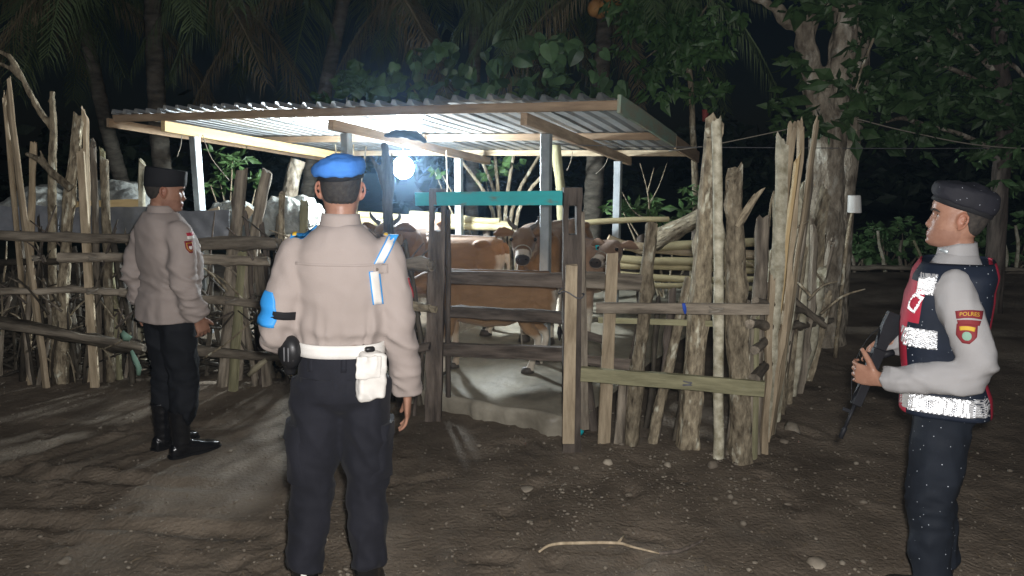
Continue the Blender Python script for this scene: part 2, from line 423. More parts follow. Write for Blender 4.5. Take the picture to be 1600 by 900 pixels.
# a wooden pole, split rail or plank as its own object, with its own z axis along the wood
def pole(name, a, b, r0, r1, m, parent=None, sec='round', jag=0.0, bend=0.0, lump=0.13, n=12, seg=None, flat=0.5, spin=None, jag0=0.0, face=(0, -1, 0)):
    a, b = Vector(a), Vector(b); L = (b - a).length
    seg = seg or max(4, int(L / 0.075))
    ph = random.uniform(0, 100); rings = []
    knots = [(random.uniform(0.05, 1) * L, random.uniform(0, 6.28), random.uniform(0.25, 0.7)) for _ in range(int(L * 3))] if (sec != 'plank' and lump >= 0.08) else []
    bx, by = random.uniform(-1, 1) * bend, random.uniform(-1, 1) * bend
    if sec == 'round': prof = [(math.cos(2 * PI * j / n), math.sin(2 * PI * j / n)) for j in range(n)]
    elif sec == 'split':
        prof = [(math.cos(2 * PI * j / n) * random.uniform(0.75, 1.15), math.sin(2 * PI * j / n) * flat * random.uniform(0.7, 1.25)) for j in range(n)]
    else:
        e = 0.14
        prof = [(1, -flat + e * flat), (1, flat - e * flat), (1 - e * flat, flat), (-1 + e * flat, flat), (-1, flat - e * flat), (-1, -flat + e * flat), (-1 + e * flat, -flat), (1 - e * flat, -flat)]
    for i in range(seg + 1):
        t = i / seg; r = r0 + (r1 - r0) * t
        ox = bx * math.sin(PI * t) + bend * 0.4 * noise.noise(Vector((t * 3 * L, ph, 1)))
        oy = by * math.sin(PI * t) + bend * 0.4 * noise.noise(Vector((t * 3 * L, ph, 9)))
        ring = []
        z_ = t * L
        for j, (cx, cy) in enumerate(prof):
            k = 1 + lump * 2.2 * noise.noise(Vector((cx * 0.9 + ph, cy * 0.9, t * L * 4))) + lump * 0.9 * noise.noise(Vector((cx * 2 + ph, cy * 2, t * L * 16)))
            for (kz, ka, kr) in knots:
                k += kr * math.exp(-((z_ - kz) / 0.035) ** 2) * max(0.0, math.cos(math.atan2(cy, cx) - ka)) ** 2
            z = t * L
            if i == seg and jag: z += (0.75 * math.cos(math.atan2(cy, cx) - ph) + random.uniform(-0.35, 0.55)) * jag
            if i == 0 and jag0: z -= random.uniform(-0.25, 1.0) * jag0
            ring.append(Vector((ox + cx * r * k, oy + cy * r * k, z)))
        rings.append(ring)
    mb = MB().loft(rings)
    me = mb.mesh(name); me.materials.append(MT[m])
    if sec == 'round': me.shade_smooth(); me.set_sharp_from_angle(angle=math.radians(50))
    else: me.shade_smooth(); me.set_sharp_from_angle(angle=math.radians(38))
    o = bpy.data.objects.new(name, me)
    zd = (b - a).normalized(); yd = Vector(face); yd = yd - zd * yd.dot(zd)
    if yd.length < 0.05: yd = Vector((0, 0, 1)) - zd * zd.z
    yd.normalize(); xd = yd.cross(zd)
    q = Matrix((xd, yd, zd)).transposed().to_quaternion()
    if spin is None: spin = random.uniform(0, 6.28) if sec != 'plank' else 0.0
    q = q @ Quaternion((0, 0, 1), spin)
    o.rotation_mode = 'QUATERNION'; o.rotation_quaternion = q; o.location = a
    return link(o, parent)

# ================================================================== THE SETTING
def gh(x, y):                     # height of the trodden yard
    h = 0.018 * noise.noise(Vector((x * 0.9, y * 0.9, 3.1))) + 0.010 * noise.noise(Vector((x * 2.7, y * 2.7, 7.7))) + 0.006 * noise.noise(Vector((x * 8, y * 8, 1.7)))
    h += 0.006 * (abs(noise.noise(Vector((x * 5.3, y * 5.3, 12)))) - 0.2) * 2 + 0.004 * noise.noise(Vector((x * 19, y * 19, 2)))
    for (fx, fy_, ca, sa, fl, fw) in PRINTS:
        dx, dy = x - fx, y - fy_
        if abs(dx) < 0.3 and abs(dy) < 0.3:
            u, v_ = (dx * ca + dy * sa) / fl, (-dx * sa + dy * ca) / fw; q = u * u + v_ * v_
            if q < 4: h += -0.016 * math.exp(-q * q * 1.5) + 0.007 * math.exp(-((q - 1.7) / 0.6) ** 2)
    # wheel ruts in the lower left and the bank that rises under the left fence
    for (x0, y0, x1, y1, dep, wid) in RUTS:
        ax, ay = x1 - x0, y1 - y0; L2 = ax * ax + ay * ay
        t = ((x - x0) * ax + (y - y0) * ay) / L2
        if -0.1 < t < 1.1:
            fade = sstep(-0.1, 0.1, t) * (1 - sstep(0.85, 1.1, t))
            d = abs((x - x0) * ay - (y - y0) * ax) / math.sqrt(L2) + 0.03 * noise.noise(Vector((x * 3, y * 3, 0)))
            h += fade * (-dep * math.exp(-(d / wid) ** 2) + 0.7 * dep * math.exp(-((d - 2.0 * wid) / (0.8 * wid)) ** 2))
    if x < -0.8 and 4.6 < y < 9: h += 0.05 * sstep(-0.8, -1.8, x) * sstep(4.6, 5.4, y)
    return h
RUTS = []
_r = random.Random(9); PRINTS = []
for _ in range(46):
    _p = G(_r.uniform(60, 1380), _r.uniform(660, 890)); _a = _r.uniform(0, 3.14); _hf = _r.random() < 0.4
    PRINTS.append((_p.x, _p.y, math.cos(_a), math.sin(_a), 0.06 if _hf else 0.13, 0.05 if _hf else 0.052))
for (a, b_, dep, wid) in (((-60, 812), (420, 836), 0.022, 0.045), ((-80, 735), (330, 762), 0.018, 0.05), ((0, 742), (215, 672), 0.014, 0.04), ((60, 752), (270, 688), 0.012, 0.035), ((620, 880), (760, 690), 0.008, 0.08)):
    p_, q_ = G(*a), G(*b_)
    RUTS.append((p_.x, p_.y, q_.x, q_.y, dep, wid))
def axis(lo, hi, fine, a, b, far):
    out = list(np.arange(a, b, fine)); s = fine; x = b
    while x < hi: out.append(x); s *= 1.22; x += s
    out.append(hi)
    s = fine; x = a - fine; pre = []
    while x > lo: pre.append(x); s *= 1.22; x -= s
    pre.append(lo)
    return pre[::-1] + out
gx = axis(-58, 58, 0.028, -3.9, 3.6, 1); gy = axis(-30, 70, 0.026, 2.35, 6.4, 1)
v = []; f = []
for y in gy:
    for x in gx: v.append((x, y, gh(x, y) if (abs(x) < 14 and -2 < y < 16) else 0.0))
nx = len(gx)
for j in range(len(gy) - 1):
    for i in range(nx - 1): f.append((j * nx + i, j * nx + i + 1, (j + 1) * nx + i + 1, (j + 1) * nx + i))
me = bpy.data.meshes.new('ground'); me.from_pydata(v, [], f)
gy_c = [(gy[j] + gy[j + 1]) / 2 for j in range(len(gy) - 1)]; gx_c = [(gx[i] + gx[i + 1]) / 2 for i in range(nx - 1)]
me.polygons.foreach_set('material_index', [1 if (yc > 12.2 or abs(xc) > 11 or yc < -9) else 0 for yc in gy_c for xc in gx_c])  # ground beyond the yard painted near black, as if no light reached it
tag(mesh_obj('ground', me, ['dirt', 'unlit_ground']), kind='structure')

# concrete floor of the shed, with a crumbling front lip at the gate
A, B = G(560, 616, 0.0), G(905, 688, 0.0)
du = (B - A).normalized(); dv = Vector((-du.y, du.x, 0))
L = (B - A).length
mb = MB(); rows = []
NS, NT = 60, 70
for j in range(NT + 1):
    t = (j / NT) ** 1.5 * 5.0
    row = []
    for i in range(NS + 1):
        s = L * i / NS
        p = A + du * s + dv * t
        jit = 0.05 * noise.noise(Vector((s * 6, 0, 2))) + 0.03 * noise.noise(Vector((s * 19, 0, 5)))
        if j == 0: p += dv * jit
        z = 0.125 + 0.045 * sstep(0, 1.2, t) + 0.030 * noise.noise(Vector((p.x * 2.2, p.y * 2.2, 4))) + 0.010 * noise.noise(Vector((p.x * 7, p.y * 7, 4)))
        if j == 0: z -= 0.02 + 0.03 * random.random()
        row.append((p.x, p.y, z))
    rows.append(row)
front = [(p[0] + 0.02 * dv.x, p[1] + 0.02 * dv.y, -0.05) for p in rows[0]]
mb.loft([front] + rows, closed=False, caps=False)
tag(mb.build('shed_floor', 'concrete'), kind='structure')
def slab_z(p):
    t = (Vector((p[0], p[1], 0)) - A).dot(dv)
    return 0.115 + 0.055 * sstep(0, 1.2, t)
# ================================================================== CATTLE SHED
F0 = Vector((0.70, 5.10, 0))                   # front right corner of the roof, on plan
TH = math.radians(23)
U = Vector((-math.cos(TH), math.sin(TH), 0))   # along the eave, to the left
V = Vector((math.sin(TH), math.cos(TH), 0))    # towards the back
RL, RD = 4.74, 3.2
def roof_z(t): return 2.085 - 0.105 * t
def R(s, t, dz=0.0): return Vector((F0.x, F0.y, 0)) + U * s + V * t + Vector((0, 0, roof_z(t) + dz))
shed = empty('cattle_shed', (F0 + U * 2.4 + V * 1.6), 'open cattle shed with corrugated metal lean-to roof on steel posts', 'shed')
PITCHR = 0.148
nsheet = 7; wsh = RL / nsheet
for i in range(nsheet):
    prof = []
    s0 = i * wsh - (0.03 if i else 0)
    nr = 5; pw = (wsh + (0.03 if i else 0)) / nr
    for k in range(nr):
        b0 = s0 + k * pw
        for ds, h in ((0, 0), (0.56, 0), (0.68, 0.038), (0.86, 0.038), (0.98, 0)):
            prof.append((b0 + ds * pw, h))
    prof.append((s0 + nr * pw, 0))
    lift = 0.002 * (i % 2) + random.uniform(0, 0.006); over = -0.05 + random.uniform(-0.045, 0.02); back = RD + 0.05 + random.uniform(-0.03, 0.03)
    rings = []
    for t in (over, 0.8, 1.6, 2.4, back):
        sag = 0.008 * math.sin(t * 2 + i * 1.7)
        top = [R(s, t, h + 0.052 + lift + sag) for s, h in prof]
        bot = [R(s, t, h + 0.0505 + lift + sag) for s, h in reversed(prof)]
        rings.append(top + bot)
    MB().loft(rings, caps=False).build('roof_sheet', 'roof', shed, smooth=False)
def beam(name, a, b, w, h, m='beam', parent=shed, dz=0):
    d = (b - a).normalized()
    nrm = d.cross(Vector((0, 0, 1))).normalized()
    return pole(name, a, b, h / 2, h / 2, m, parent, sec='plank', flat=w / h, face=nrm, lump=0.02, seg=8, bend=0.006)
# purlins run along the eave, rafters run back under them
beam('purlin', R(-0.02, 0.02, 0.012), R(RL + 0.02, 0.02, 0.012), 0.045, 0.065)
beam('purlin', R(-0.02, 1.62, 0.012), R(RL - 0.1, 1.62, 0.012), 0.05, 0.065)
beam('purlin', R(0.0, 3.02, 0.012), R(RL + 0.05, 3.02, 0.012), 0.045, 0.065, 'palewood')
beam('rafter', R(0.66, -0.02, -0.07), R(0.66, 3.05, -0.07), 0.05, 0.085, 'beam')
beam('rafter', R(2.38, 0.06, -0.07), R(2.38, 3.1, -0.07), 0.05, 0.085, 'beam')
beam('rafter', R(4.12, -0.02, -0.07), R(4.12, 2.75, -0.07), 0.05, 0.095, 'newwood')
beam('rafter', R(RL + 0.03, -0.05, -0.035), R(RL + 0.03, RD, -0.035), 0.03, 0.08, 'beam')
beam('fascia_board', R(-0.035, -0.05, 0.01), R(-0.035, 1.95, 0.01), 0.025, 0.12, 'palegreenwood')
beam('fascia_board', R(-0.035, 1.97, 0.0), R(-0.035, RD + 0.1, 0.0), 0.025, 0.12, 'beam')
def steel_post(s, t, top, z0, w=0.075):
    p = R(s, t); a = Vector((p.x, p.y, z0)); h = roof_z(t) + top - z0
    o = MB()
    M3 = Matrix.Rotation(-TH, 3, 'Z')
    rings = []
    for z, k in ((0, 1), (h, 1)):
        r = []
        X = w / 2; bb = 0.006
        for px, py in ((-X + bb, -X), (X - bb, -X), (X, -X + bb), (X, X - bb), (X - bb, X), (-X + bb, X), (-X, X - bb), (-X, -X + bb)):
            r.append(a + M3 @ Vector((px, py, z)))
        rings.append(r)
    o.loft(rings)
    return o.build('post', 'steel', shed, smooth=False)
steel_post(0.66, 0.44, -0.115, 0.10); steel_post(2.38, 0.27, -0.115, 0.10); steel_post(4.12, 0.33, -0.12, 0.0)
steel_post(0.66, 2.58, -0.115, 0.0); steel_post(2.38, 2.32, -0.115, 0.1)
# nails with ends of binding wire hanging below the rafters
for (s, t, x1, y1, z1) in ((4.3, 0.35, -0.06, 0, -0.2), (4.05, 0.36, 0.22, 0, -0.42), (2.2, 1.7, 0.01, 0, -0.5), (0.9, 1.8, -0.05, 0, -0.18), (0.72, 2.4, -0.12, 0, -0.16)):
    p = R(s, t, -0.1)
    MB().tube([p, p + Vector((x1 * 0.3, 0, z1 * 0.5)), p + Vector((x1, y1, z1))], 0.004, n=5, k=4).build('binding_wire', 'rope', shed)

# lamp: a glowing globe on a socket, hung from the middle rafter
LP = P(630, 262, 7.2)
lamp = empty('hanging_lamp', LP + Vector((0, 0, 0.09)), 'glowing round white bulb hanging under the middle rafter of the shed', 'lamp')
MB().ellipsoid(LP, (0.100, 0.100, 0.104), n=18).build('globe', 'bulb', lamp)
mb = MB().tube([LP + Vector((0, 0, 0.07)), LP + Vector((0, 0, 0.10)), LP + Vector((0, 0, 0.15))], [0.034, 0.032, 0.016], n=14)
mb.build('socket', 'whiteplastic', lamp)
tp = R(2.38, 1.15, -0.11)
MB().tube([LP + Vector((0, 0, 0.14)), (LP + tp) / 2 + Vector((0.01, 0, 0.05)), tp], 0.005, n=6, k=5).build('cable', 'plastic', lamp)

# dark cloth bundle tied up between roof and rafter over the lamp
c = P(640, 213, 6.0)
mb = MB()
pts = [P(600, 212, 5.95), P(622, 209, 5.95), P(648, 212, 5.95), P(668, 222, 5.95)]
mb.tube(pts, [0.02, 0.05, 0.062, 0.02], n=14, k=6, flat=0.6)
me = voxel(mb, 0.012, 2); displace(me, lambda p: 0.012 * noise.noise(p * 22))
tag(mesh_obj('cloth_bundle', me, 'blackcloth'), 'dark cloth bundle tucked under the roof above the glowing bulb', 'bundle')

# forked pole standing in front of the lamp
mb = MB()
Yp = 5.75
pt = lambda x, y: P(x, y, Yp)
mb.tube([pt(612, 580), pt(610, 430), pt(606, 330), pt(604, 270), pt(600, 222)], [0.05, 0.045, 0.042, 0.038, 0.025], n=10, k=4, jit=0.08)
mb.tube([pt(604, 300), pt(592, 268), pt(580, 245)], [0.03, 0.024, 0.012], n=8, k=3, jit=0.08)
mb.tube([pt(606, 320), pt(615, 280), pt(612, 236)], [0.03, 0.02, 0.008], n=8, k=3, jit=0.08)
me = voxel(mb, 0.014, 2); displace(me, lambda p: 0.006 * noise.noise(p * 18))
tag(mesh_obj('forked_pole', me, 'darkwood', loc=G(612, 600)), 'dark forked pole standing close in front of the glowing bulb', 'pole')

# ================================================================== GATE
gate = empty('cattle_gate', G(790, 680), 'wooden cattle gate with a turquoise top bar between two slotted posts', 'gate')
def slotted_post(pxb, pyb, pxt, pyt, w, th):
    a = G(pxb, pyb); b = P(pxt, pyt, a.y + 0.02)
    a.z = -0.1
    Lp = (b - a).length; d = (b - a) / Lp
    # two cheeks with a mortise between them near the top
    sl0, sl1 = Lp - 0.27, Lp - 0.10; cw = w * 0.30
    x = Vector((1, 0, 0)); x = (x - d * x.dot(d)).normalized(); y = d.cross(x)
    M3 = Matrix((x, y, d)).transposed()
    mb = MB()
    def blk(z0, z1, x0, x1, tp=1.0):
        rings = []
        k = max(2, int((z1 - z0) / 0.08))
        for i in range(k + 1):
            z = z0 + (z1 - z0) * i / k
            r = []
            for px, py in ((x0, -th / 2), (x1, -th / 2), (x1 + 0.0, th / 2), (x0, th / 2)):
                q = 0.006 * noise.noise(Vector((px * 20, py * 20 + pxb, z * 7)))
                r.append(a + M3 @ Vector((px + q * 1.4, py + q, z)))
            rings.append(r)
        mb.loft(rings)
    hw = w / 2
    blk(0, sl0, -hw, hw); blk(sl0 - 0.001, sl1, -hw + 0.001, -hw + cw); blk(sl0 - 0.001, sl1, hw - cw, hw - 0.001); blk(sl1 - 0.001, Lp, -hw, hw)
    o = mb.build('gate_post', 'darkwood', gate, smooth=False)
    return a, d
aL, dL = slotted_post(676, 655, 685, 295, 0.108, 0.09)
aR, dR = slotted_post(893, 700, 894, 293, 0.108, 0.09)
def rail(name, p, q, h, m, parent, flat=0.4, Yp=None, **k):
    return pole(name, p, q, h / 2, h / 2, m, parent, sec=k.pop('sec', 'plank'), flat=flat, **k)
rail('top_bar', P(650, 311, aL.y + 0.055), P(905, 309, aR.y + 0.06), 0.085, 'teal', gate, flat=0.26, lump=0.015)
rail('bar', P(700, 433, aL.y + 0.10), P(893, 438, aR.y + 0.10), 0.085, 'darkwood', gate, flat=0.45, lump=0.06)
rail('bar', P(702, 486, aL.y + 0.10), P(893, 497, aR.y + 0.10), 0.09, 'darkwood', gate, sec='split', flat=0.5, lump=0.08, bend=0.02)
rail('bar', P(690, 546, aL.y + 0.10), P(893, 553, aR.y + 0.10), 0.09, 'darkwood', gate, flat=0.4, lump=0.06)
rail('bar', P(640, 414, aL.y - 0.02), P(678, 416, aL.y - 0.07), 0.065, 'oldwood', gate, sec='round')
rail('bar', P(640, 481, aL.y - 0.02), P(682, 483, aL.y - 0.07), 0.045, 'bark', gate, sec='round')
pole('front_plank', P(888, 692, aR.y - 0.075), P(893, 414, aR.y - 0.07), 0.036, 0.034, 'palewood', gate, sec='plank', flat=0.42, lump=0.03, jag=0.01)
pole('batten', P(914, 670, aR.y + 0.03), P(908, 330, aR.y + 0.05), 0.028, 0.026, 'oldwood', gate, sec='split', flat=0.6, jag=0.02)
pole('batten', P(700, 620, aL.y + 0.08), P(700, 330, aL.y + 0.08), 0.025, 0.022, 'darkwood', gate, sec='split', flat=0.6, jag=0.02)
# wire twisted round the right post
mb = MB()
c = P(893, 463, aR.y - 0.02)
mb.tube([c + Vector((0.075 * math.cos(t) , 0.08 * math.sin(t), 0.03 * math.sin(t * 0.5) + 0.015 * math.cos(3 * t))) for t in np.linspace(0, 6.6, 26)], 0.004, n=5)
mb.build('tie_wire', 'wire', gate)

# ================================================================== FENCES
# ---- left fence
lf = empty('stick_fence', G(210, 590), 'long rough stick fence with tall pale leaning slats behind the capped man', 'fence')
def fy(px): return float(np.interp(px, [-150, 0, 200, 430, 680], [5.5, 5.42, 5.36, 5.25, 4.72]))
def stake(pxb, pyb, pxt, pyt, rpx, m, parent, dY=0.0, sec='round', lean=0.0, jag=0.03, name='stake', Y=None, **k):
    Yb = (fy(pxb) if Y is None else Y) + dY
    a = P(pxb, pyb, Yb); b = P(pxt, pyt, Yb + lean)
    a.z = min(a.z, 0.0) if a.z > -0.3 and k.pop('ground', True) else a.z
    r = rpx / FPX * Yb
    return pole(name, a, b, r * 1.05, r * 0.85, m, parent, sec=sec, jag=jag, **k)
stake(72, 590, 13, 134, 7.5, 'palewood', lf, -0.06, sec='split', flat=0.5, jag=0.08, bend=0.02, lump=0.05)
stake(46, 585, 8, 155, 6.5, 'palewood', lf, 0.02, sec='split', flat=0.5, jag=0.06, lump=0.05)
stake(40, 585, 52, 226, 6, 'palewood', lf, 0.10, sec='split', flat=0.6, jag=0.03)
stake(98, 592, 124, 185, 10.5, 'bark', lf, 0.03, sec='split', flat=0.8, jag=0.06, bend=0.03, lump=0.13)
stake(147, 592, 126, 238, 6.5, 'palewood', lf, -0.07, sec='plank', flat=0.4, jag=0.03, lump=0.03)
stake(140, 590, 133, 178, 6, 'palewood', lf, 0.07, sec='split', flat=0.4, jag=0.05)
stake(156, 590, 146, 226, 7, 'oldwood', lf, 0.06, sec='split', flat=0.7, jag=0.05)
stake(172, 588, 163, 248, 7, 'bark', lf, 0.06, sec='round', jag=0.02)
stake(186, 588, 160, 236, 5, 'greenwood', lf, 0.12, jag=0.03)
stake(222, 590, 222, 252, 8, 'birch', lf, 0.5, jag=0.04, sec='split', flat=0.7)
stake(348, 604, 378, 266, 10, 'oldwood', lf, 0.05, jag=0.02, bend=0.01)
stake(368, 600, 418, 268, 9, 'oldwood', lf, 0.2, jag=0.02, bend=0.02)
stake(362, 598, 378, 395, 8, 'greenwood', lf, -0.05, sec='split', jag=0.02)
stake(437, 596, 441, 302, 6, 'bark', lf, 0.3, jag=0.02)
stake(418, 598, 405, 400, 8, 'oldwood', lf, 0.06, sec='split')
stake(468, 590, 475, 318, 7, 'greenwood', lf, 0.45)
# dead forked branch rising at the far left
mb = MB(); Yb = 5.55
pt = lambda x, y: P(x, y, Yb)
mb.tube([pt(84, 590), pt(82, 420), pt(82, 260), pt(84, 200), pt(81, 142)], [0.034, 0.033, 0.031, 0.026, 0.018], n=9, k=4, jit=0.08)
mb.tube([pt(82, 200), pt(60, 170), pt(36, 125), pt(18, 92), pt(-8, 78)], [0.026, 0.024, 0.021, 0.019, 0.016], n=8, k=4, jit=0.06)
mb.tube([pt(24, 104), pt(12, 84)], [0.022, 0.018], n=7)
mb.tube([pt(32, 122), pt(14, 106), pt(-10, 96)], [0.02, 0.016, 0.012], n=7, k=3)
mb.tube([pt(82, 160), pt(74, 158)], [0.014, 0.01], n=6)
me = voxel(mb, 0.012, 2); displace(me, lambda p: 0.005 * noise.noise(p * 20))
mesh_obj('forked_branch', me, 'bark', lf, loc=G(84, 590))
mb = MB()
mb.tube([P(112, 296, 5.3), P(84, 272, 5.28), P(62, 250, 5.28), P(40, 240, 5.27)], [0.032, 0.028, 0.024, 0.015], n=8, k=4, jit=0.06)
mb.tube([P(72, 256, 5.28), P(62, 234, 5.28)], [0.016, 0.008], n=6)
mesh_obj('branch', voxel(mb, 0.011, 2), 'bark', lf)
# log rails
for (x0, y0, x1, y1, r, dy, m_) in ((-60, 366, 218, 374, 8, -0.10, 'oldwood'), (200, 376, 320, 384, 8, -0.02, 'oldwood'), (296, 384, 436, 381, 10, -0.10, 'oldwood'), (420, 384, 560, 400, 8, -0.05, 'oldwood'), (540, 408, 672, 415, 9, -0.06, 'oldwood'),
                               (-60, 409, 130, 404, 6, 0.10, 'blackishwood'), (95, 403, 420, 408, 8, -0.09, 'oldwood'), (-60, 460, 215, 456, 6, -0.09, 'oldwood'), (190, 458, 440, 478, 7, -0.09, 'oldwood'),
                               (-60, 490, 226, 545, 10, -0.16, 'blackishwood'), (-60, 500, 226, 543, 6, -0.22, 'oldwood'), (205, 540, 450, 556, 8, -0.12, 'oldwood'), (500, 560, 672, 540, 7, -0.05, 'darkwood'), (480, 470, 672, 482, 7, -0.05, 'bark')):
    a, b = P(x0, y0, fy(x0) + dy), P(x1, y1, fy(x1) + dy)
    rr = r / FPX * 5.3
    pole('rail', a, b, rr, rr * 0.9, m_, lf, bend=0.03, lump=0.12, jag=0.015, jag0=0.015)
# crowded thin stakes and sticks woven between the rails
rng = random.Random(5)
for i in range(74):
    px = rng.uniform(-60, 660)
    if 205 < px < 295 and rng.random() < 0.6: continue
    top = rng.uniform(375, 470) if rng.random() < 0.8 else rng.uniform(330, 380)
    stake(px, rng.uniform(575, 600) + (px > 450) * (px - 450) * 0.2, px + rng.uniform(-45, 45), top, rng.uniform(2.0, 5.5), rng.choice(['blackishwood', 'blackishwood', 'oldwood', 'blackishwood', 'darkwood', 'blackishwood']), lf, rng.uniform(0.0, 0.4), sec=rng.choice(['round', 'split']), flat=0.6, jag=0.03, bend=0.05)
for i in range(120):
    px = rng.uniform(-30, 640); py = rng.uniform(400, 585); Yb = fy(px) + rng.uniform(-0.12, 0.12)
    a = P(px, py, Yb); ang = rng.uniform(0.3, 2.8); ln = rng.uniform(0.15, 0.5)
    MB().tube([a, a + Vector((math.cos(ang), 0, math.sin(ang))) * ln * 0.5 + Vector((0, 0.02, 0.02)), a + Vector((math.cos(ang), 0.05, math.sin(ang))) * ln], [0.009, 0.007, 0.004], n=6, k=3).build('twig', rng.choice(['bark', 'blackishwood', 'blackishwood', 'darkwood', 'oldwood']), lf)
MB().tube([P(275, 530, 5.05), P(180, 500, 5.1)], [0.006, 0.004], n=5)
for (x0, y0, x1, y1) in ((105, 548, 117, 598), (205, 520, 162, 545), (318, 560, 395, 500)):
    MB().tube([P(x0, y0, 5.02), P((x0 + x1) / 2 + 3, (y0 + y1) / 2 + 2, 5.0), P(x1, y1, 5.0)], [0.008, 0.007, 0.005], n=6, k=3).build('twig', 'bark', lf)

# brushwood heaped behind the fence, too tangled to count
mb = MB()
for i in range(420):
    px = rng.uniform(-80, 640); Yb = fy(px) + rng.uniform(0.22, 0.75)
    if px > 500: continue
    a = P(px, 500, Yb); a.z = rng.uniform(0.0, 0.62) * rng.random() ** 0.5
    ang = rng.gauss(0.0, 0.55) + (PI if rng.random() < 0.5 else 0); ln = rng.uniform(0.25, 0.8)
    d_ = Vector((math.cos(ang), rng.uniform(-0.3, 0.3), math.sin(ang) * 0.7)) * ln
    r = rng.uniform(0.006, 0.022)
    mb.tube([a, a + d_ * 0.5 + Vector((0, 0, rng.uniform(-0.05, 0.05))), a + d_], [r, r * 0.85, r * 0.5], n=6, k=2)
tag(mb.build('brushwood', 'blackishwood'), 'dark tangle of brushwood heaped behind the long left fence', 'brushwood', kind='stuff')
# grey sheets nailed behind the fence, pale covers over the heap behind them
def sheet(name, x0, x1, y0, y1, Y0, Y1, m_, label, cat, group=None, wob=0.02, th=0.004, nn=24):
    mb = MB(); fr = []; bk = []
    ph = random.uniform(0, 50)
    for j in range(9):
        t = j / 8; rf = []; rb = []
        for i in range(nn + 1):
            s = i / nn; Yv = Y0 + (Y1 - Y0) * s
            p = P(x0 + (x1 - x0) * s, y0 + (y1 - y0) * t + (3 * noise.noise(Vector((s * 5 + ph, 0, 0))) if j == 0 else 0), Yv)
            p += Vector((0, wob * noise.noise(Vector((s * 7 + ph, t * 2.5, 0))), 0))
            rf.append(p); rb.append(p + Vector((0, th, 0)))
        fr.append(rf + rb[::-1])
    mb.loft(fr, caps=False)
    return tag(mb.build(name, m_, smooth=True, sharp=40), label, cat, group)
sheet('metal_sheet', -60, 92, 322, 374, 5.75, 5.75, 'greysheet', 'dented grey sheet at the far left end behind the fence rail', 'sheet')
sheet('metal_sheet', 94, 236, 323, 372, 5.72, 5.72, 'greysheet', 'dented grey sheet between the forked stake and the capped man', 'sheet')
sheet('metal_sheet', 238, 358, 329, 376, 5.68, 5.68, 'greysheet', 'dented grey sheet in front of the capped man\'s chest', 'sheet')
def heap(name, x0, x1, ytop, ybot, Y, dep, m_, label, cat, lump=0.05, zmin=0.0):
    mb = MB(); rings = []
    n = 34
    for i in range(n + 1):
        s = i / n; e = max(0.02, math.sin(PI * min(max(s, 0.0), 1.0)) ** 0.45)
        top = P(x0 + (x1 - x0) * s, ytop + (ybot - ytop) * (1 - e), Y)
        z0 = P(x0, ybot + 30, Y).z
        r = []
        for k in range(16):
            a = PI * k / 15
            r.append(Vector((top.x, Y + dep * 0.5 - dep * 0.5 * math.cos(a), z0 + (top.z - z0) * math.sin(a) ** 0.7)))
        rings.append(r)
    mb.loft(rings, closed=True, caps=True)
    me = mb.mesh(); bm = bmesh.new(); bm.from_mesh(me); bmesh.ops.subdivide_edges(bm, edges=bm.edges, cuts=1, use_grid_fill=True); bm.to_mesh(me); bm.free()
    displace(me, lambda p: lump * 1.5 * (0.7 * noise.noise(p * 3) + 1.1 * (0.4 - abs(noise.noise(p * 5.5))) + 0.5 * (0.4 - abs(noise.noise(p * 12 + Vector((p.z * 4, 0, 0)))))) )
    return tag(mesh_obj(name, me, m_), label, cat)
heap('tarp', -30, 100, 290, 322, 6.3, 0.7, 'tarp', 'crumpled pale tarp over a heap at the left end, behind the tall slats', 'tarp')
heap('tarp', 78, 212, 282, 322, 6.5, 0.8, 'tarp', 'smooth pale tarp dome over a heap left of the capped man', 'tarp', 0.03)
heap('tarp', 300, 402, 318, 345, 6.9, 0.6, 'tarp', 'pale cream tarp strip behind the capped man\'s face and steel post', 'tarp', 0.04)
heap('tarp', 395, 486, 306, 342, 6.7, 0.6, 'tarp', 'crumpled pale tarp left of the blue beret, behind two fence stakes', 'tarp', 0.05)
for (x0, y0, x1, y1, Y, m_, lb) in ((118, 322, 218, 318, 5.9, 'newwood', 'yellow board lying level along the top of the grey sheet'), (292, 345, 344, 330, 5.95, 'palewood', 'short brown board behind the grey sheet under the cream tarp'), (370, 352, 392, 325, 6.0, 'palewood', 'small broken brown board among the stakes left of the blue beret')):
    tag(pole('board', P(x0, y0, Y), P(x1, y1, Y), 0.035, 0.035, m_, None, sec='plank', flat=0.25), lb, 'board')

# ---- front fence between the gate and the corner
rf_ = empty('stick_fence', G(1050, 710), 'short rough log fence with a pale lower rail right of the gate', 'fence')
def st2(xb, yb, xt, yt, rpx, m_, lean=0.0, dY=0.0, parent=rf_, **k):
    Yb = G(xb, yb).y + dY
    a = P(xb, yb, Yb); a.z -= 0.06; b = P(xt, yt, Yb + lean)
    r = rpx / FPX * Yb
    return pole(k.pop('name', 'stake'), a, b, r * 1.06, r * k.pop('tp', 0.9), m_, parent, jag=k.pop('jag', 0.03), **k)
st2(943, 690, 957, 396, 10, 'palewood', sec='plank', flat=0.4, lump=0.03, jag=0.01)
st2(968, 690, 976, 590, 13, 'oldwood', sec='split', flat=0.5, jag=0.015)
st2(985, 692, 1018, 350, 11, 'bark', 0.05, lump=0.14, bend=0.012, jag=0.015)
st2(1018, 696, 1078, 440, 9, 'bark', 0.1, dY=0.06, lump=0.12, bend=0.02)
st2(1073, 704, 1114, 196, 18, 'bark', 0.12, dY=0.05, sec='split', flat=0.75, lump=0.10, jag=0.09, tp=0.72)
st2(1123, 716, 1120, 192, 8.5, 'birch', 0.05, lump=0.08, jag=0.04, bend=0.012, tp=0.85)
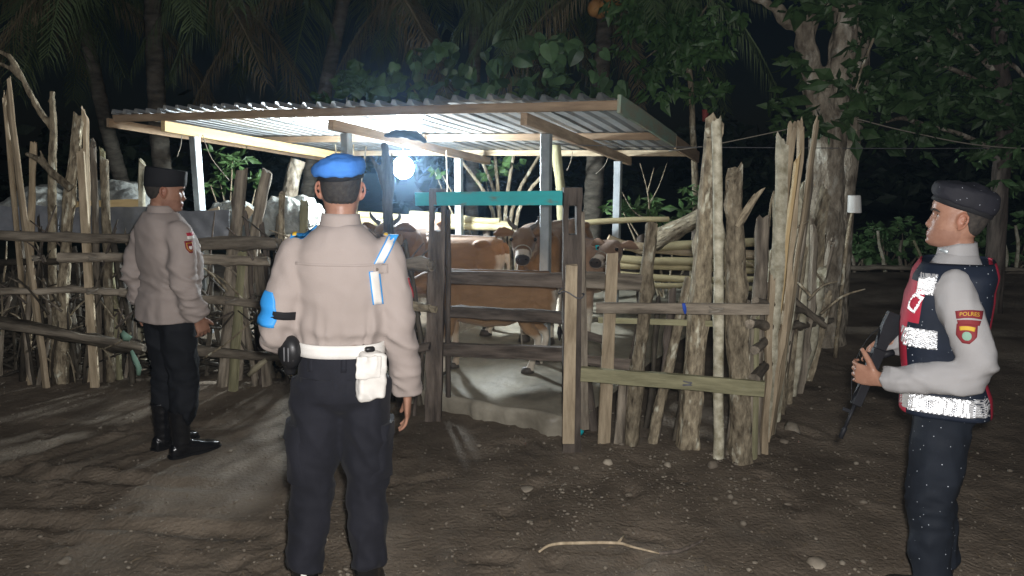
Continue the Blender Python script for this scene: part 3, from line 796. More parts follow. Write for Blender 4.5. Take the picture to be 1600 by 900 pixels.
st2(1140, 714, 1166, 470, 9, 'oldwood', 0.06, dY=0.03, sec='plank', flat=0.5)
st2(1164, 724, 1148, 274, 17, 'bark', 0.05, lump=0.12, jag=0.07, bend=0.012, sec='split', flat=0.85, tp=0.85)
Y7 = G(1164, 724).y + 0.04
pole('branch_stub', P(1150, 352, Y7), P(1184, 303, Y7 - 0.03), 0.030, 0.016, 'bark', rf_, jag=0.04)
st2(1180, 716, 1182, 500, 7, 'greenwood', 0.05, dY=0.02, sec='split')
st2(930, 680, 905, 500, 9, 'darkwood', 0.1, dY=0.1)
rail('rail', P(896, 436, 4.42), P(1012, 442, 4.36), 0.10, 'oldwood', rf_, flat=0.35, lump=0.06)
rail('rail', P(932, 481, 4.24), P(1202, 483, 3.97), 0.062, 'oldwood', rf_, flat=0.5, lump=0.05)
rail('rail', P(935, 500, 4.5), P(1190, 508, 4.2), 0.035, 'greenwood', rf_, flat=0.5, lump=0.05)
rail('rail', P(908, 584, 4.2), P(1194, 607, 3.98), 0.084, 'greenwood', rf_, flat=0.5, lump=0.05)
rail('rail', P(900, 560, 4.55), P(990, 572, 4.5), 0.08, 'darkwood', rf_, sec='split', flat=0.6)
rail('rail', P(905, 520, 4.55), P(960, 535, 4.55), 0.06, 'darkwood', rf_, sec='split', flat=0.6)
for i in range(7):
    xb = rng.uniform(925, 1185); yb = 690 + (xb - 925) * 0.12
    st2(xb, yb, xb + rng.uniform(-12, 45), rng.uniform(395, 520), rng.uniform(3, 7.5), rng.choice(['blackishwood', 'darkwood']), rng.uniform(0, 0.15), dY=rng.uniform(0.12, 0.35), sec=rng.choice(['round', 'split']), flat=0.6, bend=0.03)
mb = MB()
c = P(1068, 482, 4.09)
mb.tube([c + Vector((0.0, -0.002, 0.03)), c + Vector((0.004, -0.012, 0.0)), c + Vector((0.012, -0.006, -0.03))], [0.012, 0.012, 0.006], n=8, k=4, flat=0.5)
mb.build('blue_tie', 'bluerope', rf_)

# ---- the corner bundle and the side fence running back
sf = empty('stick_fence', G(1230, 640), 'bristling side fence of split stakes running back from the corner to the big tree', 'fence')
for (xb, yb, xt, yt, r, m_, ln, sec) in ((1190, 690, 1238, 200, 8, 'palewood', 0.7, 'split'), (1196, 690, 1253, 196, 7, 'palewood', 0.9, 'split'), (1204, 680, 1274, 196, 7, 'palewood', 0.95, 'split'), (1186, 700, 1222, 224, 9, 'birch', 0.6, 'split'),
                             (1178, 705, 1192, 345, 10, 'oldwood', 0.35, 'round'), (1210, 660, 1252, 312, 8, 'birch', 0.5, 'split'), (1200, 640, 1215, 300, 9, 'bark', 0.4, 'split'), (1216, 640, 1266, 260, 8, 'oldwood', 0.6, 'split'),
                             (1228, 610, 1290, 300, 9, 'bark', 0.6, 'split'), (1194, 705, 1206, 440, 7, 'palewood', 0.25, 'split'), (1222, 618, 1240, 420, 8, 'oldwood', 0.2, 'round'), (1240, 590, 1262, 400, 8, 'oldwood', 0.2, 'round'), (1262, 560, 1275, 380, 8, 'bark', 0.2, 'round'),
                             (1208, 655, 1228, 380, 10, 'greenwood', 0.3, 'split'), (1250, 575, 1300, 380, 7, 'oldwood', 0.3, 'split'), (1184, 700, 1245, 250, 7, 'newwood', 0.6, 'split')):
    st2(xb, yb, xt, yt, r * 1.2, m_, ln * 0.35, parent=sf, sec=sec, flat=0.6, jag=0.06, bend=0.03, lump=0.1)
for i in range(26):
    t_ = rng.random(); xb, yb = 1182 + 95 * t_ + rng.uniform(-8, 8), 708 - 160 * t_ + rng.uniform(-8, 8)
    st2(xb, yb, xb + rng.uniform(5, 55) * (1 - 0.5 * t_), rng.uniform(230, 430) + 60 * t_, rng.uniform(4, 11), rng.choice(['bark', 'bark', 'birch', 'birch', 'oldwood', 'bark']), rng.uniform(0, 0.3), parent=sf, sec=rng.choice(['round', 'split', 'split']), flat=0.6, bend=0.04, jag=0.07, lump=0.14)
for (x0, y0, Y0, x1, y1, Y1, r) in ((1172, 507, 4.0, 1300, 500, 6.4, 0.027), (1180, 548, 4.05, 1262, 470, 5.9, 0.026), (1180, 590, 4.0, 1250, 512, 5.6, 0.030), (1180, 470, 4.1, 1285, 500, 5.6, 0.022), (1225, 455, 4.8, 1290, 510, 5.2, 0.022)):
    pole('rail', P(x0, y0, Y0), P(x1, y1, Y1), r, r * 0.85, 'oldwood', sf, bend=0.03, lump=0.14, jag=0.02, jag0=0.01)
for i in range(12):
    px = rng.uniform(1195, 1290); py = rng.uniform(330, 520); Yb = rng.uniform(4.4, 5.6)
    a = P(px, py, Yb); ang = rng.uniform(0.3, 2.6); ln = rng.uniform(0.12, 0.35)
    MB().tube([a, a + Vector((math.cos(ang), 0, math.sin(ang))) * ln * 0.5 + Vector((0, 0.02, 0.03)), a + Vector((math.cos(ang), 0.05, math.sin(ang))) * ln], [0.010, 0.008, 0.004], n=6, k=3).build('twig', 'bark', sf)

# twists of cord and wire where rails meet stakes
def tie(px, py, Y, r, m_, parent):
    c_ = P(px, py, Y); pts = []
    for t_ in np.linspace(0, 19, 60): pts.append(c_ + Vector((r * math.cos(t_), r * 0.8 * math.sin(t_), 0.0022 * t_ - 0.02 + 0.006 * math.sin(t_ * 1.7))))
    pts.append(pts[-1] + Vector((0.02, -0.02, -0.05)))
    MB().tube(pts, 0.0042, n=5).build('tie', m_, parent)
for (x, y, Y) in ((60, 404, 5.34), (148, 404, 5.28), (372, 382, 5.2), (145, 456, 5.28), (362, 470, 5.18), (98, 372, 5.32)): tie(x, y, Y, 0.042, 'rope', lf)
for (x, y, Y) in ((1004, 482, 4.2), (1094, 482, 4.1), (1120, 484, 4.05), (990, 592, 4.16), (1075, 598, 4.08), (1162, 605, 4.02)): tie(x, y, Y, 0.045, 'wire' if x % 2 else 'rope', rf_)

# ---- back rails of bamboo behind the cows
bf = empty('bamboo_fence', G(1040, 480), 'pale bamboo rail fence behind the cows, right of the shed', 'fence')
for (x0, y0, x1, y1, r) in ((880, 352, 1045, 343, 5), (975, 384, 1200, 398, 8), (950, 372, 1010, 395, 7), (965, 405, 1195, 412, 7), (962, 414, 1195, 424, 6), (960, 428, 1190, 436, 6), (1020, 384, 1190, 378, 8), (960, 446, 1190, 452, 5), (560, 344, 800, 356, 7), (560, 336, 780, 345, 6), (640, 335, 800, 352, 6)):
    Yb = 7.6 if x0 > 850 else 8.4
    pole('rail', P(x0, y0, Yb), P(x1, y1, Yb), r / FPX * Yb, r / FPX * Yb * 0.85, rng.choice(['bamboo', 'bamboo', 'palewood']), bf, bend=0.03, lump=0.05)
for x in (900, 1000, 1090, 1132, 1190, 640, 760, 1150):
    stake(x, 505, x + rng.uniform(-6, 6), rng.uniform(345, 395), 7, 'darkwood', bf, Y=7.65 if x > 850 else 8.5)
# leaning dead log and dry leaf scraps
tag(pole('fallen_log', P(1020, 378, 7.4), P(1112, 330, 7.2), 0.10, 0.08, 'bark', None, lump=0.14), 'leaning dead log above the bamboo rails left of the tall stakes', 'log')

# ================================================================== PEOPLE
HH = 0.228                        # chin to crown
_h  = [0.00, 0.05, 0.12, 0.20, 0.28, 0.36, 0.44, 0.52, 0.60, 0.68, 0.76, 0.84, 0.91, 0.96, 0.99]
_F  = [0.068, 0.082, 0.084, 0.087, 0.085, 0.084, 0.083, 0.084, 0.093, 0.094, 0.090, 0.080, 0.063, 0.042, 0.020]
_B  = [0.010, 0.030, 0.050, 0.066, 0.078, 0.088, 0.096, 0.102, 0.106, 0.107, 0.103, 0.092, 0.072, 0.048, 0.022]
_W  = [0.028, 0.044, 0.054, 0.060, 0.064, 0.067, 0.069, 0.070, 0.072, 0.074, 0.073, 0.069, 0.055, 0.037, 0.018]
def gs(x, m_, s): return math.exp(-((x - m_) / s) ** 2)
def head_pt(h, phi, off=0.0):
    """phi = 0 faces forward (+Y), positive towards the right (+X)"""
    F, Bk, W = np.interp(h, _h, _F), np.interp(h, _h, _B), np.interp(h, _h, _W)
    c, s = math.cos(phi), math.sin(phi)
    e = 2 / 2.25
    x = W * math.copysign(abs(s) ** e, s)
    y = (F if c > 0 else Bk) * math.copysign(abs(c) ** e, c)
    a = abs((phi + PI) % (2 * PI) - PI)
    nose = np.interp(h, [0.27, 0.30, 0.33, 0.36, 0.43, 0.52, 0.58], [0, 0.013, 0.020, 0.018, 0.010, 0.004, 0.0])
    y += nose * gs(a, 0, 0.17)
    y += 0.006 * gs(h, 0.215, 0.022) * gs(a, 0, 0.33) + 0.006 * gs(h, 0.165, 0.022) * gs(a, 0, 0.30) - 0.003 * gs(h, 0.19, 0.010) * gs(a, 0, 0.35)
    y += 0.007 * gs(h, 0.055, 0.045) * gs(a, 0, 0.35)
    y -= 0.010 * gs(h, 0.51, 0.045) * gs(a, 0.42, 0.18)
    y -= 0.004 * gs(h, 0.545, 0.03) * gs(a, 0, 0.2)
    p = Vector((x, y, h * HH))
    if off: p += Vector((x, y, 0)).normalized() * off + Vector((0, 0, off * max(0, (h - 0.7) * 3)))
    return p
def head_matrix(yaw, pitch, z=1.475):
    piv = Vector((0, -0.02, z + 0.04))
    return Matrix.Translation(piv) @ Matrix.Rotation(yaw, 4, 'Z') @ Matrix.Rotation(pitch, 4, 'X') @ Matrix.Translation(Vector((0, 0.005, z)) - piv)
def add_head(mb, M4):
    hs = list(np.linspace(0.0, 0.99, 46)); n = 56
    mb.loft([[M4 @ head_pt(h, 2 * PI * j / n) for j in range(n)] for h in hs])
    for s in (-1, 1):             # ears: rim and shell
        e0 = Vector((s * 0.073, -0.012, 0.47 * HH))
        def E(u, v_, w): return M4 @ (e0 + Vector((s * (0.000 + w + 0.007 * max(0, -u) ), u * 0.015 + v_ * -0.004, v_ * 0.028)))
        mb.tube([E(0.75, -0.35, -0.002), E(0.95, 0.5, 0.002), E(0.3, 1.0, 0.004), E(-0.7, 0.75, 0.008), E(-0.95, 0.0, 0.010), E(-0.5, -0.75, 0.006), E(0.3, -1.05, 0.0)], 0.0055, n=8, k=4)
        mb.tube([E(0.2, 0.8, -0.002), E(0.0, 0.0, -0.004), E(0.2, -0.9, -0.003)], [0.008, 0.011, 0.008], n=8, k=3)
        mb.tube([E(0.4, 0.3, -0.012), E(-0.5, 0.2, 0.0)], [0.014, 0.01], n=8)
def add_hand(mb, w, d, nrm, t, curl=(0.25, 0.4, 0.3), thumb=(0.75, 0.6, 0.25), sc=1.0):
    w, d, nrm, t = Vector(w), Vector(d).normalized(), Vector(nrm).normalized(), Vector(t).normalized()
    rings = []
    for z, a, b in ((-0.03, 0.026, 0.020), (0.0, 0.029, 0.019), (0.03, 0.037, 0.017), (0.065, 0.041, 0.014), (0.092, 0.040, 0.011)):
        rings.append([w + d * z * sc + t * (a * sc * math.cos(q)) + nrm * (b * sc * math.sin(q)) for q in [2 * PI * k / 16 for k in range(16)]])
    mb.loft(rings)
    for off, ln, r, sp in ((0.0315, 0.072, 0.0088, 0.10), (0.0105, 0.081, 0.0090, 0.02), (-0.0105, 0.075, 0.0087, -0.05), (-0.0310, 0.058, 0.0078, -0.13)):
        p = w + d * 0.084 * sc + t * off * sc; a = 0; pts = [p - d * 0.015]
        for q, fr in zip(curl, (0.45, 0.30, 0.25)):
            a += q
            dd = (d * math.cos(a) + nrm * math.sin(a) + t * sp).normalized()
            pts.append(p); p = p + dd * ln * fr * sc
        pts.append(p)
        mb.tube(pts, [r * sc, r * sc, r * 0.97 * sc, r * 0.9 * sc, r * 0.72 * sc], n=10, up=t)
    p = w + d * 0.022 * sc + t * 0.026 * sc
    pts = [p]; a0 = Vector(d * thumb[0] + t * thumb[1] + nrm * thumb[2]).normalized()
    for ln, k in ((0.042, 0.0), (0.032, 0.25), (0.026, 0.35)):
        a0 = (a0 + d * k * 0.8 + nrm * k * 0.5).normalized(); p = p + a0 * ln * sc; pts.append(p)
    mb.tube(pts, [0.014 * sc, 0.0125 * sc, 0.0105 * sc, 0.008 * sc], n=10)

TZ = [0.86, 0.94, 1.02, 1.10, 1.20, 1.30, 1.35, 1.39, 1.425, 1.452, 1.47]
TRX = [0.162, 0.164, 0.150, 0.152, 0.162, 0.170, 0.168, 0.152, 0.118, 0.086, 0.066]
TRY = [0.118, 0.120, 0.108, 0.110, 0.120, 0.122, 0.112, 0.100, 0.084, 0.070, 0.060]
TCY = [-0.012, -0.01, 0.0, 0.006, 0.008, 0.002, -0.006, -0.012, -0.018, -0.02, -0.02]
def torso_pt(z, phi, off=0.0, e=2.5, belly=0.0):
    rx, ry, cy = np.interp(z, TZ, TRX) + off, np.interp(z, TZ, TRY) + off, np.interp(z, TZ, TCY)
    c, s = math.cos(phi), math.sin(phi)
    y = ry * math.copysign(abs(c) ** (2 / e), c)
    if c > 0: y += belly * gs(z, 1.10, 0.14) * c
    return Vector((rx * math.copysign(abs(s) ** (2 / e), s), cy + y, z))
def torso_loft(mb, z0, z1, off, n=48, k=24, belly=0.0, extra=None):
    rings = []
    for z in np.linspace(z0, z1, k):
        o = off + (extra(z) if extra else 0)
        rings.append([torso_pt(z, 2 * PI * j / n, o, belly=belly) for j in range(n)])
    mb.loft(rings)
def add_body(mb, arms, legs, M4, hands):
    torso_loft(mb, 0.86, 1.47, -0.016)
    mb.tube([(0, -0.022, 1.40), (0, -0.020, 1.47), (0, -0.012, 1.53), (0, -0.004, 1.58)], [0.064, 0.057, 0.055, 0.058], n=24)
    add_head(mb, M4)
    for a in arms: mb.tube(a, [0.045, 0.046, 0.040, 0.036, 0.027], n=14, k=3)
    for l in legs: mb.tube(l, [0.078, 0.052, 0.036, 0.030], n=16, k=3)
    for h in hands: add_hand(mb, **h)
def fold(amp, fx, fz, seed):
    def fn(p):
        w_ = Vector((noise.noise(p * 3 + Vector((seed, 0, 0))), noise.noise(p * 3 + Vector((0, seed, 0))), noise.noise(p * 3 + Vector((0, 0, seed))))) * 0.06
        q = Vector(((p.x + w_.x) * fx + seed, (p.y + w_.y) * fx, (p.z + w_.z) * fz + p.x * fx * 0.5))
        n1 = noise.noise(q); n2 = noise.noise(q * 2.3 + Vector((3, 1, p.x * 4)))
        return amp * ((1 - 3.2 * abs(n1)) * (0.6 + 0.4 * n2) + 0.35 * n2 - 0.35)
    return fn
def band(surf, z0, z1, off, th, phi0=0.0, phi1=2 * PI, n=72, rows=3):
    """a strip of cloth laid round a surface: surf(z, phi, off)"""
    mb = MB(); rings = []
    closed = abs(phi1 - phi0 - 2 * PI) < 1e-6
    m_ = n if closed else n + 1
    prof = [(z0 + (z1 - z0) * k / rows, off + th) for k in range(rows + 1)] + [(z1 - (z1 - z0) * k / rows, off - 0.004) for k in range(rows + 1)]
    for j in range(m_):
        ph = phi0 + (phi1 - phi0) * j / n
        rings.append([surf(z, ph, o) for z, o in prof])
    if closed: rings.append(rings[0]); mb.loft(rings, closed=True, caps=False)
    else: mb.loft(rings)
    return mb
def decal(bvh, origin, d, up, w, h, th=0.003, nu=8, nv=8, shape=None, skip=0.25):
    """a thin patch wrapped on to the surface it is sewn to"""
    origin, d, up = Vector(origin), Vector(d).normalized(), Vector(up)
    x = d.cross(up).normalized(); y = x.cross(d).normalized()
    mb = MB(); grid = []
    for j in range(nv + 1):
        row = []
        for i in range(nu + 1):
            u, v_ = (i / nu - 0.5), (j / nv - 0.5)
            if shape: u, v_ = shape(u, v_)
            o = origin + x * u * w + y * v_ * h
            hit, nn, _, _ = bvh.ray_cast(o, d, 1.0)
            row.append(hit if hit else None)
        grid.append(row)
    ctr = grid[nv // 2][nu // 2]
    if ctr is None: return None
    grid = [[p if (p is not None and abs((p - ctr).dot(d)) < 0.075) else None for p in r] for r in grid]
    flat = [p for r in grid for p in r if p]
    if not flat: return None
    av = max(p.dot(d) for p in flat)
    for j in range(nv + 1):
        for i in range(nu + 1):
            if grid[j][i] is None:
                u, v_ = (i / nu - 0.5), (j / nv - 0.5)
                if shape: u, v_ = shape(u, v_)
                o = origin + x * u * w + y * v_ * h
                grid[j][i] = o + d * (av - o.dot(d))
    fr = [[p - d * th for p in r] for r in grid]; bk = [[p + d * 0.004 for p in r] for r in grid]
    rings = []
    for j in range(nv + 1): rings.append(fr[j] + bk[j][::-1])
    mb.loft(rings)
    return mb
def bvh_of(me): return BVHTree.FromPolygons([v_.co for v_ in me.vertices], [p.vertices for p in me.polygons])
def place(name, mb_or_me, m_, parent, smooth=True, sharp=None):
    """a part modelled in its person's own space"""
    me = mb_or_me.mesh(name) if isinstance(mb_or_me, MB) else mb_or_me
    me.name = name
    for q in (m_ if isinstance(m_, (list, tuple)) else [m_]): me.materials.append(MT[q])
    if smooth: me.shade_smooth()
    if sharp: me.set_sharp_from_angle(angle=math.radians(sharp))
    o = bpy.data.objects.new(name, me); col.objects.link(o); o.parent = parent
    return o
def person(loc, rz, sc, label, arms, legs, M4, hands, tilt=(0.0, 0.0), wide=1.0):
    mb = MB(); add_body(mb, arms, legs, M4, hands)
    me = voxel(mb, 0.0042, 3)
    inv = M4.inverted()
    def tint(co):
        q = inv @ co
        if q.z > 0.0 and abs(q.x) < 0.12 and abs(q.y) < 0.15:
            h = q.z / HH; r = 1.0
            if q.y > 0.06 and 0.13 < h < 0.25 and abs(q.x) < 0.026: return (0.80, 0.62, 0.62)
            if h < 0.30 and q.y > -0.02: return (0.86, 0.85, 0.87)
            if abs(q.x) > 0.074 and q.y < 0.02: return (1.05, 0.90, 0.88)
            if 0.50 < h < 0.56 and q.y > 0.05 and 0.012 < abs(q.x) < 0.05: return (0.86, 0.82, 0.80)
        return (1, 1, 1)
    paint(me, tint)
    me.materials.append(MT['skin']); me.shade_smooth()
    o = bpy.data.objects.new('person', me); col.objects.link(o)
    o.location = loc; o.rotation_euler = (tilt[0], tilt[1], rz); o.scale = (sc * wide, sc * wide, sc)
    tag(o, label, 'person')
    # hair, eyes, eyebrows
    hb = MB(); rings = []
    for j in range(49):
        ph = math.radians(62) + math.radians(236) * j / 48
        a = abs(math.degrees(ph) - 180)
        lo = np.interp(a, [0, 40, 62, 74, 84, 92, 100, 118], [0.27, 0.28, 0.33, 0.46, 0.68, 0.74, 0.76, 0.78])
        lo += 0.012 * noise.noise(Vector((j * 0.7, 2, 0)))
        r = [M4 @ head_pt(min(0.985, lo + (0.985 - lo) * k / 12), ph, 0.0045 if k > 0 else 0.0005) for k in range(13)]
        rb = [M4 @ head_pt(min(0.985, lo + (0.985 - lo) * k / 12), ph, -0.004) for k in range(12, -1, -1)]
        rings.append(r + rb)
    hb.loft(rings)
    place('hair', hb, 'hair', o)
    for s in (-1, 1):
        c_ = M4 @ (head_pt(0.505, s * 0.43) + Vector((0, -0.006, 0)))
        place('eye', MB().ellipsoid(c_, (0.0105, 0.0105, 0.008), n=10), 'eyewhite', o)
        c2 = M4 @ (head_pt(0.505, s * 0.43) + Vector((0, 0.0022, 0)))
        place('pupil', MB().ellipsoid(c2, (0.005, 0.0035, 0.0052), n=8), 'eye', o)
        pts = [M4 @ head_pt(hh, s * a, 0.003) for a, hh in ((0.20, 0.572), (0.40, 0.592), (0.62, 0.588), (0.82, 0.565))]
        place('eyebrow', MB().tube(pts, [0.0035, 0.0045, 0.004, 0.0018], n=7, k=4), 'hair', o)
    return o
def sleeve(mb, pts, radii): mb.tube(pts, radii, n=22, k=4)
def boot(parent, ax, ay, yaw, m_='leather', shaft=0.26):
    mb = MB(); M3 = Matrix.Translation(Vector((ax, ay, 0))) @ Matrix.Rotation(yaw, 4, 'Z')
    rings = []
    for y, w_, hgt in ((-0.095, 0.022, 0.05), (-0.085, 0.034, 0.085), (-0.05, 0.039, 0.105), (0.0, 0.040, 0.11), (0.05, 0.043, 0.092), (0.10, 0.048, 0.072), (0.145, 0.047, 0.062), (0.175, 0.037, 0.052), (0.19, 0.020, 0.040)):
        r = []
        for k in range(18):
            a = 2 * PI * k / 18; c, s = math.cos(a), math.sin(a)
            z = 0.026 + (hgt - 0.026) * max(s, 0) ** 0.8 if s > 0 else 0.026 * (1 - abs(s) ** 0.5)
            r.append(M3 @ Vector((w_ * math.copysign(abs(c) ** 0.7, c), y, z + 0.002)))
        rings.append(r)
    mb.loft(rings)
    mb.tube([M3 @ Vector((0, -0.03, 0.05)), M3 @ Vector((0, -0.028, 0.12)), M3 @ Vector((0, -0.03, shaft))], [0.048, 0.050, 0.060], n=18, k=3)
    me = voxel(mb, 0.006, 2); displace(me, lambda p: 0.004 * noise.noise(Vector((p.x * 12, p.y * 12, p.z * 40))) if p.z > 0.07 else 0.0)
    b_ = place('boot', me, m_, parent)
    sole = MB(); rings = []
    for z in (0.001, 0.022):
        r = []
        for y, w_ in ((-0.102, 0.020), (-0.09, 0.036), (-0.04, 0.042), (0.0, 0.040), (0.05, 0.046), (0.10, 0.052), (0.15, 0.050), (0.185, 0.036), (0.198, 0.015)): r.append(M3 @ Vector((w_, y, z)))
        for y, w_ in ((0.198, 0.015), (0.185, 0.036), (0.15, 0.050), (0.10, 0.052), (0.05, 0.046), (0.0, 0.040), (-0.04, 0.042), (-0.09, 0.036), (-0.102, 0.020)): r.append(M3 @ Vector((-w_, y, z)))
        rings.append(r)
    sole.loft(rings)
    place('sole', sole, 'plastic', b_, sharp=40)
    return b_
def trousers(parent, legs, m_, rad=(0.100, 0.098, 0.078, 0.072, 0.070), top=1.035, seed=0.0, amp=0.010):
    mb = MB(); torso_loft(mb, 0.84, top, 0.004, k=10)
    cx = sum(l[1][0] for l in legs) / 2
    mb.ellipsoid((0, -0.015, 0.87), (0.168, 0.118, 0.10), n=16)
    for l in legs: mb.tube(l, rad, n=24, k=4)
    me = voxel(mb, 0.010, 5)
    f1 = fold(amp, 6, 7, seed); f2 = fold(amp * 1.2, 7, 16, seed + 9)
    displace(me, lambda p: (f1(p) * (0.35 + 0.65 * (1 - sstep(0.7, 0.95, p.z))) + f2(p) * (gs(p.z, 0.50, 0.10) + gs(p.z, 0.15, 0.12) + 0.35 * gs(p.z, 0.80, 0.06)) * 0.8) if p.z < 0.99 else 0.0)
    return place('trousers', me, m_, parent)
def beret(parent, M4, m_, tilt_side, tilt_front, band_m='blackcloth', drop=0.030, droopx=-0.035, base_h=0.70, back_h=0.52, rise=0.070, grow=1.22):
    """soft cap: a snug band on the skull, a wool crown that swells over it"""
    B_ = MB(); C_ = MB(); n = 56
    def line(ph, k=0.0):         # height on the head of the band's lower edge, all round
        c, s = math.cos(ph), math.sin(ph)
        return base_h + (base_h - back_h) * -0.5 * (1 - c) + tilt_side * s + k
    rb = []
    for dh, off in ((0.0, 0.006), (0.0, 0.011), (0.05, 0.012), (0.10, 0.011)):
        rb.append([M4 @ head_pt(min(0.97, line(2 * PI * j / n, dh)), 2 * PI * j / n, off) for j in range(n)])
    B_.loft(rb, caps=False)
    rc = []
    def crown(t, j):              # t: 0 at the band, 1 at the button
        ph = 2 * PI * j / n; base = head_pt(min(0.93, line(ph, 0.06)), ph, 0.013)
        c0 = Vector((0, -0.008, 0))
        rxy = Vector((base.x, base.y, 0)) - c0
        g_ = np.interp(t, [0, 0.08, 0.2, 0.35, 0.5, 0.65, 0.8, 0.92, 1.0], [1.0, 1.06, 0.5 * (1.0 + grow) + 0.06, grow, grow * 0.97, grow * 0.82, grow * 0.56, grow * 0.26, 0.02])
        zz = np.interp(t, [0, 0.08, 0.2, 0.35, 0.5, 0.65, 0.8, 0.92, 1.0], [0, 0.010, 0.026, 0.046, 0.064, 0.077, 0.085, 0.089, 0.090]) * (rise / 0.07)
        lowz = base.z * (1 - t) + (0.80 * HH) * t
        p = c0 + rxy * g_ + Vector((0, 0, lowz + zz))
        sx = p.x + droopx * 0.0
        side = max(0.0, (p.x if droopx > 0 else -p.x)) / 0.1
        p += Vector((droopx * math.sin(PI * min(t * 1.3, 1)) * min(1.0, 0.4 + side), 0, -drop * side * math.sin(PI * min(t * 1.1, 1)) ** 0.8))
        p += Vector((0, 0, 0.006 * noise.noise(p * 26) + 0.004 * noise.noise(p * 60)))
        return M4 @ p
    for t in np.linspace(0, 1, 22): rc.append([crown(t, j) for j in range(n)])
    rc.insert(0, [M4 @ head_pt(min(0.93, line(2 * PI * j / n, 0.07)), 2 * PI * j / n, 0.004) for j in range(n)])
    C_.loft(rc, caps=True)
    b_ = place('beret', C_, m_, parent)
    place('headband', B_, band_m, b_)
    return b_

# corner-cube prisms: the mirrored cells of reflective tape
def prism_tape(surf, u0, u1, v0, v1, ax, cell=0.005, edge=None):
    """a sheet of cube-corner cells following surf(u, v), the cells' common axis pointing along ax"""
    ax = Vector(ax).normalized(); e1 = ax.cross(Vector((0, 0, 1))).normalized(); e2 = ax.cross(e1).normalized()
    nu, nv = 40, 16; pv = [surf(u0 + (u1 - u0) * i / nu, v0 + (v1 - v0) * j / nv, 0.0) for j in range(nv + 1) for i in range(nu + 1)]
    pf = [(j * (nu + 1) + i, j * (nu + 1) + i + 1, (j + 1) * (nu + 1) + i + 1, (j + 1) * (nu + 1) + i) for j in range(nv) for i in range(nu)]
    if edge: pf = [f_ for f_, (i, j) in zip(pf, [(i, j) for j in range(nv) for i in range(nu)]) if edge(u0 + (u1 - u0) * (i + 0.5) / nu, v0 + (v1 - v0) * (j + 0.5) / nv)]
    tree = BVHTree.FromPolygons(pv, pf)
    hgt = cell / math.sqrt(2); rowh = cell * math.sqrt(3) / 2; per = 3 * hgt
    xs, ys = [p.dot(e1) for p in pv], [p.dot(e2) for p in pv]
    i0, i1 = int(min(xs) / cell) - 2, int(max(xs) / cell) + 2; j0, j1 = int(min(ys) / rowh) - 1, int(max(ys) / rowh) + 1
    mb = MB(); idx = {}
    for j in range(j0, j1 + 1):
        for i in range(i0, i1 + 1):
            o = e1 * ((i + 0.5 * (j % 2)) * cell) + e2 * (j * rowh) + ax * 2.0
            hit = tree.ray_cast(o, -ax, 4.0)[0]
            if hit is None: continue
            s0 = hit.dot(ax); lev = ((i - j // 2) - j) % 3
            h_ = s0 + ((lev * hgt - s0) % per)
            idx[(i, j)] = len(mb.v); mb.v.append(tuple(o + ax * (h_ - 2.0)))
    for j in range(j0, j1):
        for i in range(i0, i1):
            a, b_, c, d = idx.get((i, j)), idx.get((i + 1, j)), idx.get((i, j + 1)), idx.get((i + 1, j + 1))
            tris = ((a, b_, c), (b_, d, c)) if j % 2 == 0 else ((a, b_, d), (a, d, c))
            for t_ in tris:
                if None not in t_: mb.face(t_)
    b0 = len(mb.v)
    mb.v += [tuple(p - ax * 0.0006) for p in pv]
    for f_ in pf: mb.face(tuple(b0 + i for i in f_), 1)
    return mb

# ---------------------------------------------------------------- centre: man seen from behind, blue beret
Z = Vector((0, 0, 1))
M4 = head_matrix(0.02, -0.04)
legsC = [[(-0.085, -0.005, 0.90), (-0.115, 0.01, 0.52), (-0.135, -0.01, 0.30), (-0.155, -0.03, 0.09)], [(0.085, -0.005, 0.90), (0.095, 0.01, 0.52), (0.10, -0.01, 0.30), (0.10, -0.03, 0.09)]]
armR = [(0.13, -0.01, 1.375), (0.178, -0.01, 1.33), (0.222, -0.015, 1.10), (0.240, 0.02, 0.965), (0.255, 0.055, 0.825)]
armL = [(-0.13, -0.01, 1.375), (-0.178, -0.01, 1.33), (-0.238, -0.04, 1.10), (-0.22, 0.10, 1.03), (-0.15, 0.21, 1.00)]
locC = G(537, 943); locC.z = gh(locC.x, locC.y) - 0.004
pc = person(locC, math.radians(9), 1.035, 'man seen from behind in tan uniform shirt, blue beret and white belt', [armR, armL], legsC, M4,
            [dict(w=(0.256, 0.060, 0.815), d=(0.02, 0.12, -1), nrm=(-1, 0.1, 0), t=(0.1, 1, 0.1), curl=(0.22, 0.42, 0.35), thumb=(0.8, 0.5, 0.3)),
             dict(w=(-0.14, 0.215, 1.0), d=(1, 0.35, 0), nrm=(0, -0.3, -1), t=(0, 1, 0.3), curl=(0.3, 0.5, 0.4))], tilt=(0.0, 0.034), wide=0.93)
